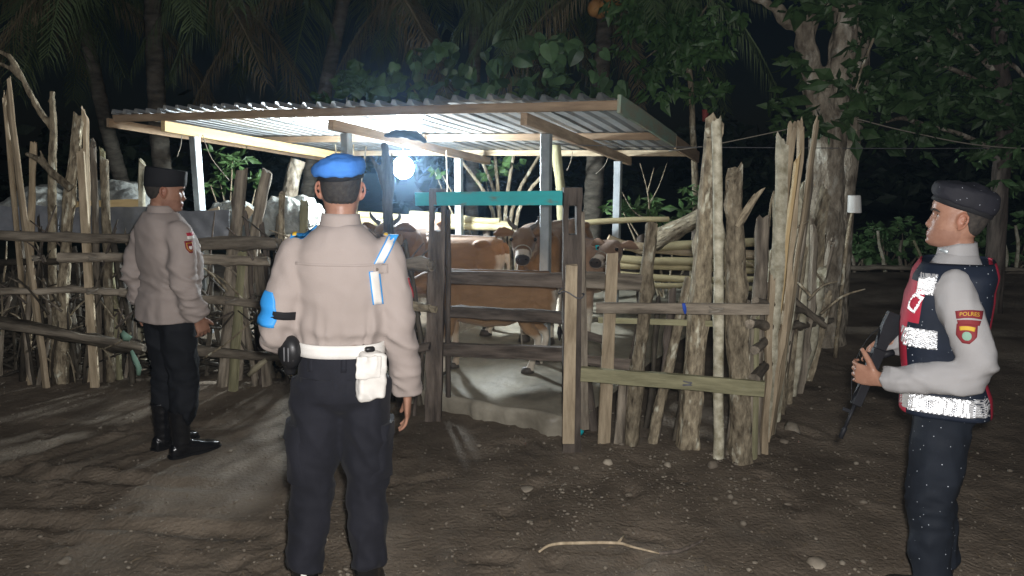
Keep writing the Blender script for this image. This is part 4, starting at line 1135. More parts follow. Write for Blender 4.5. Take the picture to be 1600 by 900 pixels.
def make_shirt(parent, arms, radii, m_, seed, z0=0.98, off=0.010, hem=None, belly=0.0, cuff=True, amp=0.006, blouse=0.012):
    mb = MB()
    torso_loft(mb, z0, 1.47, off, belly=belly, extra=lambda z: blouse * gs(z, 1.10, 0.05) + (hem * (1 - sstep(z0, 1.08, z)) if hem else 0))
    for a in arms: sleeve(mb, a, radii)
    me = voxel(mb, 0.0095, 12)
    f1 = fold(amp * 0.8, 3.2, 5.5, seed); f2 = fold(amp * 1.6, 6, 17, seed + 4); f3 = fold(amp, 8, 8, seed + 2)
    ax = [a[2] for a in arms]
    def fn(p):
        k = 0.0
        for e in ax: k += math.exp(-((p - Vector(e)).length / 0.12) ** 2)
        w_ = gs(p.z, 1.05, 0.06) * 0.6 + (0.6 if abs(p.x) > 0.2 else 0.0) * gs(p.z, 0.9, 0.1)
        arm = math.exp(-((abs(p.x) - 0.17) / 0.05) ** 2) * gs(p.z, 1.27, 0.08)
        pl_ = 0.0
        if blouse and p.z < 1.24:
            a_ = math.atan2(p.y, p.x); pl_ = 0.007 * gs(p.z, 1.07, 0.09) * math.sin(a_ * 17 + 4 * noise.noise(Vector((a_ * 2, p.z * 3, seed)))) * (0.5 + 0.5 * noise.noise(Vector((a_ * 3, 1, seed))))
        return pl_ + f1(p) * 0.8 + f2(p) * (0.75 * k + 1.3 * w_ + 0.15) + f3(p) * (0.25 + 1.3 * arm)
    displace(me, fn)
    o = place('shirt', me, m_, parent)
    # collar stand round the neck
    cb = MB(); rings = []
    for z, dx in ((1.440, 0.018), (1.462, 0.012), (1.492, 0.006), (1.505, 0.004), (1.503, -0.002), (1.46, 0.0)):
        rings.append([Vector(((0.066 + dx) * math.sin(2 * PI * j / 40), -0.016 + (0.062 + dx) * math.cos(2 * PI * j / 40), z - 0.02 * max(0, math.cos(2 * PI * j / 40)))) for j in range(40)])
    cb.loft(rings, caps=False)
    place('collar', cb, m_, o)
    return o, me
shC, meC = make_shirt(pc, [armR, armL], [0.064, 0.071, 0.067, 0.066, 0.066], 'shirt', 1.3, z0=1.035, amp=0.009)
bv = bvh_of(meC)
legT = [[(-0.088, -0.008, 0.90), (-0.105, -0.005, 0.72), (-0.118, 0.005, 0.50), (-0.137, -0.015, 0.30), (-0.152, -0.03, 0.165)], [(0.088, -0.008, 0.90), (0.092, -0.005, 0.72), (0.096, 0.005, 0.50), (0.10, -0.015, 0.30), (0.10, -0.03, 0.165)]]
trC = trousers(pc, legT, 'trouser', rad=(0.108, 0.104, 0.090, 0.082, 0.076), seed=2.2)
bt = bvh_of(trC.data)
for l, yw in ((legsC[0], 0.25), (legsC[1], -0.15)): boot(pc, l[3][0], l[3][1] + 0.03, yw, shaft=0.24)
# pale tag on the heel of the left boot
place('heel_tag', MB().box((-0.148, -0.086, 0.13), (0.022, 0.012, 0.10), bev=0.003), 'white', pc)
place('belt', band(lambda z, ph, o: torso_pt(z, ph, o), 1.005, 1.050, 0.012, 0.006), 'white', pc)
beret(pc, M4, 'blueberet', 0.03, 0.0, drop=0.024, droopx=-0.012, base_h=0.72, back_h=0.60, rise=0.040, grow=1.11)
# white pouch on the belt at the right hip
mb = MB().box((0.118, -0.137, 0.945), (0.105, 0.055, 0.175), Matrix.Rotation(0.35, 3, 'Z') @ Matrix.Rotation(0.06, 3, 'Y'), bev=0.012)
me = voxel(mb, 0.005, 3); displace(me, fold(0.0075, 15, 15, 4))
po = place('pouch', me, 'white', pc)
fm = MB().box((0.108, -0.172, 0.985), (0.098, 0.014, 0.085), Matrix.Rotation(0.35, 3, 'Z') @ Matrix.Rotation(0.06, 3, 'Y'), bev=0.005)
fm = voxel(fm, 0.004, 2); displace(fm, fold(0.004, 20, 20, 8)); place('flap', fm, 'white', po)
place('clip', MB().box((0.112, -0.160, 1.048), (0.035, 0.02, 0.018), Matrix.Rotation(0.35, 3, 'Z'), bev=0.004), 'plastic', po)
# black holster at the left hip
mb = MB(); mb.ellipsoid((-0.188, -0.055, 1.015), (0.050, 0.040, 0.062), Matrix.Rotation(-0.6, 3, 'Z'), n=14)
mb.tube([(-0.19, -0.04, 1.0), (-0.192, -0.035, 0.93)], [0.035, 0.022], n=12)
ho = place('holster', voxel(mb, 0.007, 2), 'plastic', pc)
for k in range(3): place('slot', MB().box((-0.205 + 0.016 * k, -0.098 + 0.008 * (1 - k) * (1 - k) - 0.0 * k, 1.015), (0.005, 0.008, 0.05), bev=0.0015), 'wire', ho)
# thigh strap and cargo pockets
for s, w0, (px_, py_, pz_) in ((-1, 0.9, (-0.30, -0.02, 0.62)), (1, -0.9, (0.30, -0.02, 0.62))):
    d_ = decal(bt, (px_, py_, pz_), (-s, 0, 0), (0, 0, 1), 0.125, 0.20, th=0.012, nu=8, nv=8)
    if d_: place('cargo_pocket', d_, 'trouser', trC, sharp=50)
    d_ = decal(bt, (px_, py_, pz_ + 0.095), (-s, 0, 0), (0, 0, 1), 0.132, 0.06, th=0.017, nu=8, nv=4)
    if d_: place('pocket_flap', d_, 'trouser', trC, sharp=50)
for s in (-1, 1):
    d_ = decal(bt, (s * 0.088, -0.5, 0.905), (0, 1, 0), (0, 0, 1), 0.125, 0.05, th=0.006, nu=8, nv=4, shape=lambda u, v_: (u, v_ + (0.30 * (0.5 - abs(u)) * -1.0 if v_ < 0 else 0)))
    if d_: place('back_pocket_flap', d_, 'trouser', trC, sharp=50)
for x in (-0.11, 0.015):
    d_ = decal(bt, (x, -0.5, 0.995), (0, 1, 0), (0, 0, 1), 0.022, 0.075, th=0.006, nu=2, nv=5)
    if d_: place('belt_loop', d_, 'trouser', trC)
# yoke seam, shoulder cord and button
yk = decal(bv, (0.0, -0.5, 1.335), (0, 1, 0), (0, 0, 1), 0.32, 0.010, th=0.0025, nu=26, nv=2)
if yk: place('yoke_seam', yk, 'shirt', shC)
def lean(u, v_): return (u + v_ * 0.95, v_)
for (x, z, w_, h_, sh) in ((0.170, 1.385, 0.040, 0.095, lambda u, v_: (u + v_ * 1.3, v_)), (0.134, 1.252, 0.040, 0.120, lambda u, v_: (u - v_ * 0.35, v_))):
    bl = decal(bv, (x, -0.5, z), (0, 1, 0), (0, 0, 1), w_, h_, th=0.006, nu=5, nv=10, shape=sh)
    if bl:
        bo = place('shoulder_cord', bl, 'blue', shC)
        wh = decal(bv, (x, -0.5, z), (0, 1, 0), (0, 0, 1), w_ * 0.74, h_ * 0.98, th=0.009, nu=5, nv=10, shape=(lambda s_: (lambda u, v_: (s_(u / 0.74 * 0.74, v_)[0] + (s_(0, v_)[0]) * (1 / 0.74 - 1), v_)))(sh))
        if wh: place('cord_braid', wh, 'white', bo)
ep = decal(bv, (0.150, -0.5, 1.318), (0, 1, 0), (0, 0, 1), 0.055, 0.032, th=0.007, nu=5, nv=4)
if ep:
    e_ = place('strap_tab', ep, 'shirt', shC)
    place('button', MB().ellipsoid((0.136, bv.ray_cast(Vector((0.136, -0.5, 1.318)), Vector((0, 1, 0)))[0].y - 0.008, 1.318), (0.006, 0.003, 0.006), n=8), 'darkwood', e_)
# epaulettes
for s in (-1, 1):
    d_ = decal(bv, (s * 0.135, -0.015, 1.6), (0, 0, -1), (0, 1, 0), 0.095, 0.045, th=0.006, nu=8, nv=4)
    if d_:
        e_ = place('epaulette', d_, 'blue' if s < 0 else 'shirt', shC)
        d2 = decal(bv, (s * 0.168, -0.015, 1.6), (0, 0, -1), (0, 1, 0), 0.014, 0.04, th=0.010, nu=3, nv=4)
        if d2: place('rank_bar', d2, 'yellow', e_)
# blue armband with a black strap on the left sleeve
def arm_surf(a0, a1, r, seg=(0, 1)):
    a0, a1 = Vector(a0), Vector(a1); d_ = (a1 - a0).normalized()
    x = d_.cross(Vector((0, 1, 0))).normalized(); y = d_.cross(x)
    return lambda t, ph, o: a0 + (a1 - a0) * t + x * ((r + o) * math.cos(ph)) + y * ((r + o) * math.sin(ph))
ab_ = decal(bv, (-0.60, -0.345, 1.175), (1, 0.80, 0), (0.12, 0, 1), 0.088, 0.120, th=0.005, nu=14, nv=10, shape=lambda u, v_: (u * (1.0 if v_ < 0 else 1 - 1.0 * v_), v_))
if ab_: place('armband', ab_, 'blue', shC)
sb_ = decal(bv, (-0.225, -0.5, 1.155), (0, 1, 0), (0.12, 0, 1), 0.125, 0.028, th=0.004, nu=16, nv=3)
if sb_: place('armband_strap', sb_, 'blackcloth', shC)
d_ = decal(bv, (0.6, -0.0, 1.24), (-1, 0, 0), (0, 0, 1), 0.06, 0.075, th=0.004, shape=lambda u, v_: (u * (1 if v_ > -0.1 else 1 - (-v_ - 0.1) * 1.5), v_))
if d_: place('sleeve_badge', d_, 'maroon', shC)

# ---------------------------------------------------------------- left: man in a dark cap
M4l = head_matrix(-0.50, -0.10)
armR = [(0.13, -0.01, 1.375), (0.178, -0.01, 1.33), (0.228, -0.03, 1.10), (0.225, 0.0, 0.98), (0.212, 0.05, 0.87)]
armL = [(-0.13, -0.01, 1.375), (-0.178, -0.01, 1.33), (-0.245, -0.06, 1.11), (-0.255, -0.05, 1.00), (-0.255, -0.03, 0.89)]
legsL = [[(-0.085, -0.005, 0.90), (-0.092, 0.01, 0.50), (-0.095, -0.01, 0.28), (-0.095, -0.03, 0.09)], [(0.085, -0.005, 0.90), (0.09, 0.015, 0.50), (0.095, 0.0, 0.28), (0.095, -0.02, 0.09)]]
locL = G(276, 703); locL.z = gh(locL.x, locL.y) - 0.004
pl = person(locL, math.radians(-38), 0.995, 'man in a dark flat-topped cap and untucked tan shirt standing by the stick fence', [armR, armL], legsL, M4l,
            [dict(w=(0.211, 0.055, 0.865), d=(-0.15, 0.35, -0.9), nrm=(-1, 0.0, 0.1), t=(0, 1, 0.3), curl=(0.35, 0.5, 0.4)),
             dict(w=(-0.255, -0.026, 0.885), d=(0.05, 0.1, -1), nrm=(1, 0, 0), t=(0, 1, 0), curl=(0.3, 0.5, 0.4))], tilt=(-0.020, 0.025), wide=1.05)
shL, meL = make_shirt(pl, [armR, armL], [0.066, 0.078, 0.075, 0.072, 0.068], 'shirt', 5.1, z0=0.835, off=0.018, hem=0.012, belly=0.05, amp=0.010, blouse=0.0)
trL = trousers(pl, [[l[0], (l[0][0] * 1.02, 0, 0.70), l[1], l[2], (l[3][0], l[3][1], 0.25)] for l in legsL], 'blacktrouser', rad=(0.098, 0.096, 0.084, 0.076, 0.070), seed=7.0, top=0.95)
boot(pl, -0.095, 0.0, 0.1, shaft=0.31); boot(pl, 0.095, 0.01, -0.12, shaft=0.31)
cb = MB(); rings = []
for t, g_ in ((0.0, 0.93), (0.02, 0.945), (0.5, 0.945), (0.9, 0.945), (0.985, 0.93), (1.0, 0.88)):
    r = []
    for j in range(48):
        ph = 2 * PI * j / 48; lo = 0.66 - 0.09 * (1 - math.cos(ph)) * 0.5
        b_ = head_pt(lo, ph, 0.012); top = 1.05 * HH - 0.004 * math.cos(ph)
        k_ = head_pt(0.68, ph, 0.012)
        r.append(M4l @ Vector((k_.x * g_, k_.y * g_, b_.z + (top - b_.z) * t)))
    rings.append(r)
cb.loft(rings)
me = cb.mesh(); displace(me, lambda p: 0.003 * noise.noise(p * 30))
capo = place('cap', me, 'blackcloth', pl, sharp=60)
bvl = bvh_of(meL)
def shield(u, v_): return (u * (1 if v_ > -0.1 else 1 - (-v_ - 0.1) ** 1.2 * 2.0), v_)
for (nm, y, z, w_, h_, m_, sh, th) in (('sleeve_badge', -0.005, 1.290, 0.050, 0.066, 'maroon', shield, 0.004), ('shoulder_flag', 0.012, 1.358, 0.044, 0.017, 'red', None, 0.004), ('shoulder_flag', 0.012, 1.341, 0.044, 0.016, 'white', None, 0.004)):
    d_ = decal(bvl, (0.6, y, z), (-1, 0, 0), (0, 0, 1), w_, h_, th=th, shape=sh)
    if d_:
        b_ = place(nm, d_, m_, shL)
        if nm == 'sleeve_badge':
            for k, (w2, h2, mm, t2, z2) in enumerate(((0.038, 0.045, 'yellow', 0.006, z), (0.034, 0.040, 'maroon', 0.008, z), (0.018, 0.018, 'white', 0.010, z - 0.004))):
                d2 = decal(bvl, (0.6, y, z2), (-1, 0, 0), (0, 0, 1), w2, h2, th=t2, shape=shield)
                if d2: place('badge_emblem', d2, mm, b_)
for (x, z, w_, h_, m_) in ((0.09, 1.27, 0.075, 0.018, 'whiteplastic'), (0.09, 1.22, 0.10, 0.012, 'shirt'), (-0.09, 1.27, 0.075, 0.018, 'blackcloth')):
    d_ = decal(bvl, (x, 0.7, z), (0, -1, 0), (0, 0, 1), w_, h_, th=0.006)
    if d_: place('chest_tag', d_, m_, shL)

# ---------------------------------------------------------------- right: armed man in a reflective vest
M4r = head_matrix(0.05, 0.16)
armL = [(-0.14, -0.01, 1.37), (-0.190, -0.015, 1.32), (-0.240, -0.095, 1.085), (-0.232, 0.04, 1.035), (-0.185, 0.215, 1.00)]
armR = [(0.14, -0.01, 1.37), (0.190, -0.01, 1.32), (0.242, -0.10, 1.09), (0.20, 0.06, 1.05), (0.06, 0.205, 1.10)]
legsR = [[(-0.085, -0.005, 0.90), (-0.09, 0.015, 0.50), (-0.095, 0.0, 0.28), (-0.10, -0.02, 0.09)], [(0.085, -0.005, 0.90), (0.09, 0.0, 0.50), (0.095, -0.03, 0.28), (0.10, -0.05, 0.09)]]
locR = G(1446, 952); locR.z = gh(locR.x, locR.y) - 0.004
pr = person(locR, math.radians(62), 0.975, 'armed man in a black beret and red and navy reflective vest', [armR, armL], legsR, M4r,
            [dict(w=(-0.180, 0.228, 0.998), d=(0.42, 0.9, 0.05), nrm=(0.9, -0.42, 0.0), t=(0, 0, 1), curl=(0.55, 0.75, 0.6), thumb=(0.55, 0.75, 0.15)),
             dict(w=(0.055, 0.215, 1.10), d=(-0.9, 0.42, -0.05), nrm=(0, -0.6, -0.8), t=(0, 0.7, -0.6), curl=(0.5, 0.7, 0.6), thumb=(0.7, 0.6, 0.2))], tilt=(-0.028, 0.0), wide=0.95)
shR, meR = make_shirt(pr, [armR, armL], [0.066, 0.076, 0.068, 0.060, 0.050], 'greyshirt', 8.4, z0=0.93, off=0.006, amp=0.007, blouse=0.0)
trR = trousers(pr, [[l[0], (l[0][0] * 1.02, 0, 0.70), l[1], l[2], (l[3][0], l[3][1], 0.17)] for l in legsR], 'wettrouser', rad=(0.106, 0.104, 0.090, 0.082, 0.074), seed=3.0)
boot(pr, -0.10, 0.01, 0.15, shaft=0.24); boot(pr, 0.10, -0.02, -0.15, shaft=0.24)
beret(pr, M4r, 'wetberet', 0.0, 0.0, band_m='blackcloth', drop=0.016, droopx=0.012, base_h=0.74, back_h=0.56, rise=0.052, grow=1.09)
# vest: one shell, its red and navy panels set face by face
def vest_pt(z, ph, o=0.0): return torso_pt(z, ph, 0.026 + 0.016 * sstep(1.33, 1.40, z) + o, e=3.6, belly=0.015)
NV, NZ = 132, 64
vb = MB(); zs = list(np.linspace(0.875, 1.435, NZ))
rings = [[vest_pt(z, 2 * PI * j / NV, 0.012 * (1 - sstep(0.875, 1.0, z))) for j in range(NV)] for z in zs]
vb.loft(rings, caps=False)
vb.mi = []
for i in range(NZ - 1):
    z = (zs[i] + zs[i + 1]) / 2
    for j in range(NV):
        a = math.degrees(2 * PI * (j + 0.5) / NV); a = a - 360 if a > 180 else a; b_ = abs(a)
        red = False
        if b_ < 44 and z < 1.27: red = b_ > 10
        if b_ < 66 and 1.225 < z < 1.37: red = True
        if z > 1.27 and b_ < 20: red = True
        if 146 < b_ < 168: red = True
        vb.mi.append(1 if red else 0)
bm = bmesh.new(); me = vb.mesh(); bm.from_mesh(me); bm.to_mesh(me); bm.free()
vest = place('vest', me, ['navy', 'red'], pr)
sm = vest.modifiers.new('thickness', 'SOLIDIFY'); sm.thickness = 0.006; sm.offset = -1
_arc = {}
def arc_tab(z):                   # arc length round the vest at one height, so that the prisms keep their shape
    k = round(z, 2)
    if k not in _arc:
        ph = np.linspace(-PI, PI, 721); pts = np.array([tuple(vest_pt(k, a)) for a in ph])
        L_ = np.concatenate([[0], np.cumsum(np.linalg.norm(np.diff(pts, axis=0), axis=1))])
        _arc[k] = (L_, ph, np.interp(0.0, ph, L_))
    return _arc[k]
def vest_at(s_, z, h_, z_c):      # s_: metres from the front seam
    L_, ph, mid = arc_tab(z_c)
    a = np.interp(s_ + mid, L_, ph)
    fl_ = 0.012 * (1 - sstep(0.875, 1.0, z))
    p = vest_pt(z, a, fl_); e1 = vest_pt(z, a + 0.03, fl_) - vest_pt(z, a - 0.03, fl_); e2 = vest_pt(z + 0.01, a, fl_) - vest_pt(z - 0.01, a, fl_)
    n_ = e2.cross(e1); n_.normalize()
    if n_.dot(Vector((p.x, p.y, 0))) < 0: n_ = -n_
    return p + n_ * h_
def vsurf(phi_c, z_c, rot=0.0, base=0.004):
    L_, ph, mid = arc_tab(z_c); s0 = np.interp(phi_c, ph, L_) - mid
    def s_(u, v_, h_):
        uu, vv = u * math.cos(rot) - v_ * math.sin(rot), u * math.sin(rot) + v_ * math.cos(rot)
        return vest_at(s0 + uu, z_c + vv, base + h_, z_c)
    return s_
rad = math.radians
for s in (-1, 1):                 # cells tilted towards the wearer's sides
    AX = (s, 0.10, 0.14); AF = (s, 0.42, 0.18)
    place('reflective_tape', prism_tape(vsurf(s * rad(60), 1.165), -0.080, 0.072, -0.038, 0.038, AF), ['retro', 'white'], vest, smooth=False)
    place('reflective_tape', prism_tape(vsurf(s * rad(124), 1.150), -0.050, 0.050, -0.036, 0.036, (s, -0.25, 0.14)), ['retro', 'white'], vest, smooth=False)
    place('reflective_tape', prism_tape(vsurf(s * rad(62), 1.365), -0.036, 0.036, -0.040, 0.040, AF), ['retro', 'white'], vest, smooth=False)
    place('reflective_tape', prism_tape(lambda u, v_, h_: vest_at(s * u, 0.925 + v_, 0.004 + h_ + 0.0008 * math.sin(u * 75), 0.925), 0.07, 0.47, -0.034, 0.034, AX), ['retro', 'white'], vest, smooth=False)
# letter D on the chest, an outline of tape
def dshape(u, v_):
    r = max(abs(u) / 0.026, abs(v_) / 0.036)
    if u > 0: r = max(abs(v_) / 0.036, math.hypot(u / 0.026, v_ / 0.036 * 0.8))
    return 0.5 < r < 1.0
place('chest_letter', prism_tape(vsurf(rad(-50), 1.295, 0.35, 0.005), -0.03, 0.03, -0.04, 0.04, (-1, 0.5, 0.18), cell=0.003, edge=lambda u, v_: dshape(u, v_)), ['retro', 'white'], vest, smooth=False)
bvr = bvh_of(meR)
# arched name patch and district badge on the left sleeve
def sl_decal(y, z, w_, h_, m_, th, parent, nm, shape=None):
    d_ = decal(bvr, (-0.6, y, z), (1, 0, 0), (0, 0, 1), w_, h_, th=th, shape=shape, nu=10, nv=8)
    return place(nm, d_, m_, parent) if d_ else None
arch = lambda u, v_: (u * (1 + 0.12 * v_), v_ - 1.1 * u * u)
YB = -0.055
b_ = sl_decal(YB, 1.285, 0.086, 0.026, 'maroon', 0.004, shR, 'name_patch', arch)
sl_decal(YB, 1.257, 0.072, 0.016, 'maroon', 0.004, shR, 'name_patch', arch)
bd = sl_decal(YB + 0.005, 1.215, 0.066, 0.066, 'maroon', 0.004, shR, 'sleeve_badge', shield)
sl_decal(YB + 0.004, 1.236, 0.048, 0.014, 'yellow', 0.006, bd, 'badge_emblem', arch)
sl_decal(YB + 0.004, 1.208, 0.030, 0.030, 'patchgreen', 0.007, bd, 'badge_emblem', lambda u, v_: (u * math.sqrt(max(0.02, 1 - (1.9 * v_) ** 2)), v_))
cu = bpy.data.curves.new('name_patch_text', 'FONT'); cu.body = 'POLRES'; cu.size = 0.019; cu.align_x = 'CENTER'; cu.align_y = 'CENTER'; cu.extrude = 0.0008
to = bpy.data.objects.new('tmp_text', cu); col.objects.link(to)
tm = bpy.data.meshes.new_from_object(to.evaluated_get(bpy.context.evaluated_depsgraph_get()))
bpy.data.objects.remove(to)
for v_ in tm.vertices:
    u, w_ = v_.co.x, v_.co.y
    oy, oz = YB - u, 1.285 + w_ * 0.95 - 0.026 * 1.1 * (u / 0.086) ** 2
    h_ = bvr.ray_cast(Vector((-0.6, oy, oz)), Vector((1, 0, 0)))[0]
    v_.co = Vector(((h_.x if h_ else -0.3) - 0.0055 - v_.co.z, oy, oz))
place('lettering', tm, 'yellow', b_, smooth=False)
# collar badge
place('collar_badge', MB().box((-0.070, 0.030, 1.478), (0.006, 0.030, 0.014), Matrix.Rotation(0.4, 3, 'X') @ Matrix.Rotation(-0.5, 3, 'Z'), bev=0.002), 'steel', shR)

# rifle held muzzle-down across the chest
rifle = empty('rifle', locR + Matrix.Rotation(math.radians(62), 3, 'Z') @ Vector((-0.06, 0.25, 1.0)), 'black rifle held muzzle-down in front of the vest by the armed man', 'rifle')
M62 = Matrix.Translation(locR) @ Matrix.Rotation(math.radians(62), 4, 'Z') @ Matrix.Rotation(-0.028, 4, 'X') @ Matrix.Scale(0.975, 4)
ra, rb = Vector((-0.045, 0.190, 1.185)), Vector((-0.150, 0.315, 0.80))
dz_ = (rb - ra).normalized(); dx_ = Vector((0.9, 0.42, 0)); dx_ = (dx_ - dz_ * dx_.dot(dz_)).normalized(); dy_ = dz_.cross(dx_)
MR = M62 @ Matrix.Translation(ra) @ Matrix((dx_, dy_, dz_)).transposed().to_4x4() @ Matrix.Scale(0.74, 4)
def rp(name, mb, m_, parent, **k):
    me = mb.mesh(name); me.transform(MR); return mesh_obj(name, me, m_, parent, **k)
def rbox(z0, z1, w_, d_, oy=0.0, bev=0.004): return MB().box((0, oy, (z0 + z1) / 2), (w_, d_, z1 - z0), bev=bev)
stk = MB().loft([[Vector((sx * 0.016, oy + sy, z)) for sx, sy in ((-1, -h_), (1, -h_), (1, h_), (-1, h_))] for z, h_, oy in ((-0.06, 0.055, 0.02), (0.02, 0.050, 0.012), (0.10, 0.030, 0.0), (0.14, 0.026, 0.0))])
rp('stock', stk, 'gun', rifle, smooth=False)
rp('receiver', rbox(0.14, 0.33, 0.036, 0.062), 'gun', rifle, sharp=40)
rp('handguard', rbox(0.33, 0.46, 0.040, 0.048), 'gun', rifle, sharp=40)
rp('barrel', MB().tube([(0, -0.004, 0.46), (0, -0.004, 0.60)], 0.0085, n=12), 'gun', rifle)
rp('muzzle', MB().tube([(0, -0.004, 0.585), (0, -0.004, 0.595), (0, -0.004, 0.65)], [0.009, 0.013, 0.012], n=12), 'gun', rifle)
rp('magazine', MB().tube([(0, 0.03, 0.26), (0, 0.09, 0.275), (0, 0.15, 0.305)], [0.024, 0.023, 0.022], n=10, k=3, flat=0.55), 'gun', rifle)
rp('grip', MB().tube([(0, 0.025, 0.165), (0, 0.075, 0.13)], [0.018, 0.016], n=10), 'gun', rifle)
rp('front_sight', MB().box((0, -0.032, 0.50), (0.008, 0.045, 0.02), bev=0.002), 'gun', rifle, sharp=40)
rp('rear_sight', MB().box((0, -0.042, 0.20), (0.012, 0.03, 0.05), bev=0.003), 'gun', rifle, sharp=40)
rp('sling', MB().tube([(0.0, 0.01, -0.04), (0.03, -0.06, 0.1), (0.035, -0.07, 0.28), (0.01, -0.02, 0.45)], 0.010, n=8, k=6, flat=0.25), 'blackcloth', rifle)

# ================================================================== COWS
def cow(loc, rz, sc, label, head_yaw=0.0, head_pitch=0.0, neck=0.25, base=(0.22, 0.115, 0.048), low=(0.27, 0.155, 0.075), horns=True, tagc=None, legs=None, head_up=0.0):
    """facing +Y; withers 1.15 m, rump 1.13 m"""
    mb = MB(); rings = []
    for y, z, rx, rz_ in ((-0.80, 0.93, 0.06, 0.10), (-0.77, 0.92, 0.15, 0.19), (-0.66, 0.89, 0.225, 0.245), (-0.45, 0.87, 0.245, 0.27), (-0.20, 0.83, 0.275, 0.31), (0.05, 0.83, 0.275, 0.315), (0.28, 0.86, 0.235, 0.30), (0.45, 0.90, 0.19, 0.265), (0.56, 0.93, 0.13, 0.19), (0.62, 0.94, 0.06, 0.10)):
        r = []
        for k in range(28):
            a = 2 * PI * k / 28; c, s = math.cos(a), math.sin(a)
            w_ = rx * math.copysign(abs(c) ** 0.85, c) * (1.0 - 0.22 * max(s, 0) ** 2)
            r.append(Vector((w_, y, z + rz_ * math.copysign(abs(s) ** 0.9, s))))
        rings.append(r)
    mb.loft(rings)
    mb.tube([(0, -0.70, 1.10), (0, -0.2, 1.12), (0, 0.2, 1.13), (0, 0.46, 1.13)], [0.05, 0.045, 0.05, 0.06], n=12, k=3)
    for s in (-1, 1):
        mb.ellipsoid((s * 0.16, -0.55, 1.08), (0.07, 0.10, 0.05), n=10)      # hip bones
        mb.ellipsoid((s * 0.15, -0.58, 0.82), (0.115, 0.20, 0.26), n=12)     # thigh
        mb.ellipsoid((s * 0.15, 0.40, 0.84), (0.09, 0.14, 0.24), n=12)       # shoulder
        st = (legs or {}).get('h%+d' % s, 0.0); sf_ = (legs or {}).get('f%+d' % s, 0.0)
        mb.tube([(s * 0.16, -0.55, 0.80), (s * 0.165, -0.46 + st * 0.3, 0.58), (s * 0.15, -0.68 + st * 0.8, 0.40), (s * 0.145, -0.66 + st, 0.20), (s * 0.145, -0.63 + st, 0.09), (s * 0.148, -0.60 + st, 0.0)], [0.13, 0.085, 0.047, 0.036, 0.042, 0.055], n=14, k=3)
        mb.tube([(s * 0.15, 0.42, 0.78), (s * 0.14, 0.40 + sf_ * 0.3, 0.58), (s * 0.13, 0.41 + sf_ * 0.6, 0.36), (s * 0.13, 0.40 + sf_ * 0.9, 0.18), (s * 0.13, 0.42 + sf_, 0.08), (s * 0.13, 0.44 + sf_, 0.0)], [0.095, 0.068, 0.046, 0.034, 0.040, 0.052], n=14, k=3)
    hp = Vector((0.10 * math.sin(-head_yaw) , 0.90 + 0.10 * math.cos(head_yaw) - 0.1 , 1.12 + neck + head_up))
    mb.tube([(0, 0.38, 0.98), (0, 0.55, 1.04), ((hp.x) * 0.5, 0.74, 1.08 + neck * 0.5), hp - Vector((0, 0.03, 0.02))], [0.20, 0.165, 0.125, 0.10], n=18, k=4, flat=1.0)
    mb.tube([(0, 0.50, 0.84), (0, 0.62, 0.90), (hp.x * 0.4, 0.76, 0.98 + neck * 0.45)], [0.07, 0.06, 0.05], n=12, k=3)     # dewlap
    HM = Matrix.Translation(hp) @ Matrix.Rotation(head_yaw, 4, 'Z') @ Matrix.Rotation(head_pitch, 4, 'X')
    rings = []                    # head: from the poll to the muzzle along +Y
    for y, w_, up, dn in ((-0.07, 0.05, 0.06, 0.07), (-0.04, 0.092, 0.092, 0.11), (0.03, 0.108, 0.098, 0.125), (0.10, 0.110, 0.092, 0.125), (0.17, 0.094, 0.078, 0.115), (0.25, 0.074, 0.060, 0.092), (0.32, 0.064, 0.050, 0.074), (0.37, 0.068, 0.050, 0.068), (0.41, 0.064, 0.042, 0.058), (0.43, 0.040, 0.026, 0.040)):
        r = []
        for k in range(24):
            a = 2 * PI * k / 24; c, s = math.cos(a), math.sin(a)
            r.append(HM @ Vector((w_ * math.copysign(abs(c) ** 0.85, c), y, (up if s > 0 else dn) * math.copysign(abs(s) ** 0.9, s))))
        rings.append(r)
    mb.loft(rings)
    for s in (-1, 1):             # ears droop sideways
        er = []
        for t, w_, th in ((0.0, 0.022, 0.020), (0.2, 0.042, 0.016), (0.45, 0.060, 0.012), (0.7, 0.055, 0.010), (0.9, 0.028, 0.009), (1.0, 0.008, 0.007)):
            c0 = Vector((s * (0.085 + 0.20 * t), -0.01 - 0.02 * t, 0.035 + 0.02 * math.sin(t * PI) - 0.02 * t))
            er.append([HM @ (c0 + Vector((0, th * math.cos(a) - (0.35 * w_ * abs(math.sin(a))), w_ * math.sin(a)))) for a in [2 * PI * k / 14 for k in range(14)]])
        mb.loft(er)
        mb.ellipsoid(HM @ Vector((s * 0.088, 0.105, 0.045)), (0.03, 0.03, 0.024), n=8)
    mb.tube([(0, -0.78, 1.06), (0, -0.83, 0.98), (0, -0.84, 0.75), (0, -0.83, 0.50)], [0.04, 0.028, 0.02, 0.016], n=10, k=4)
    mb.tube([(0, -0.83, 0.52), (0, -0.83, 0.42), (0, -0.83, 0.32)], [0.018, 0.034, 0.006], n=10, k=3)
    me = voxel(mb, 0.0105, 3)
    displace(me, lambda p: 0.006 * noise.noise(p * 6))
    hinv = HM.inverted()
    bs, lw = Vector(base), Vector(low); wh = Vector((0.62, 0.56, 0.46)); dk = Vector((0.035, 0.028, 0.026))
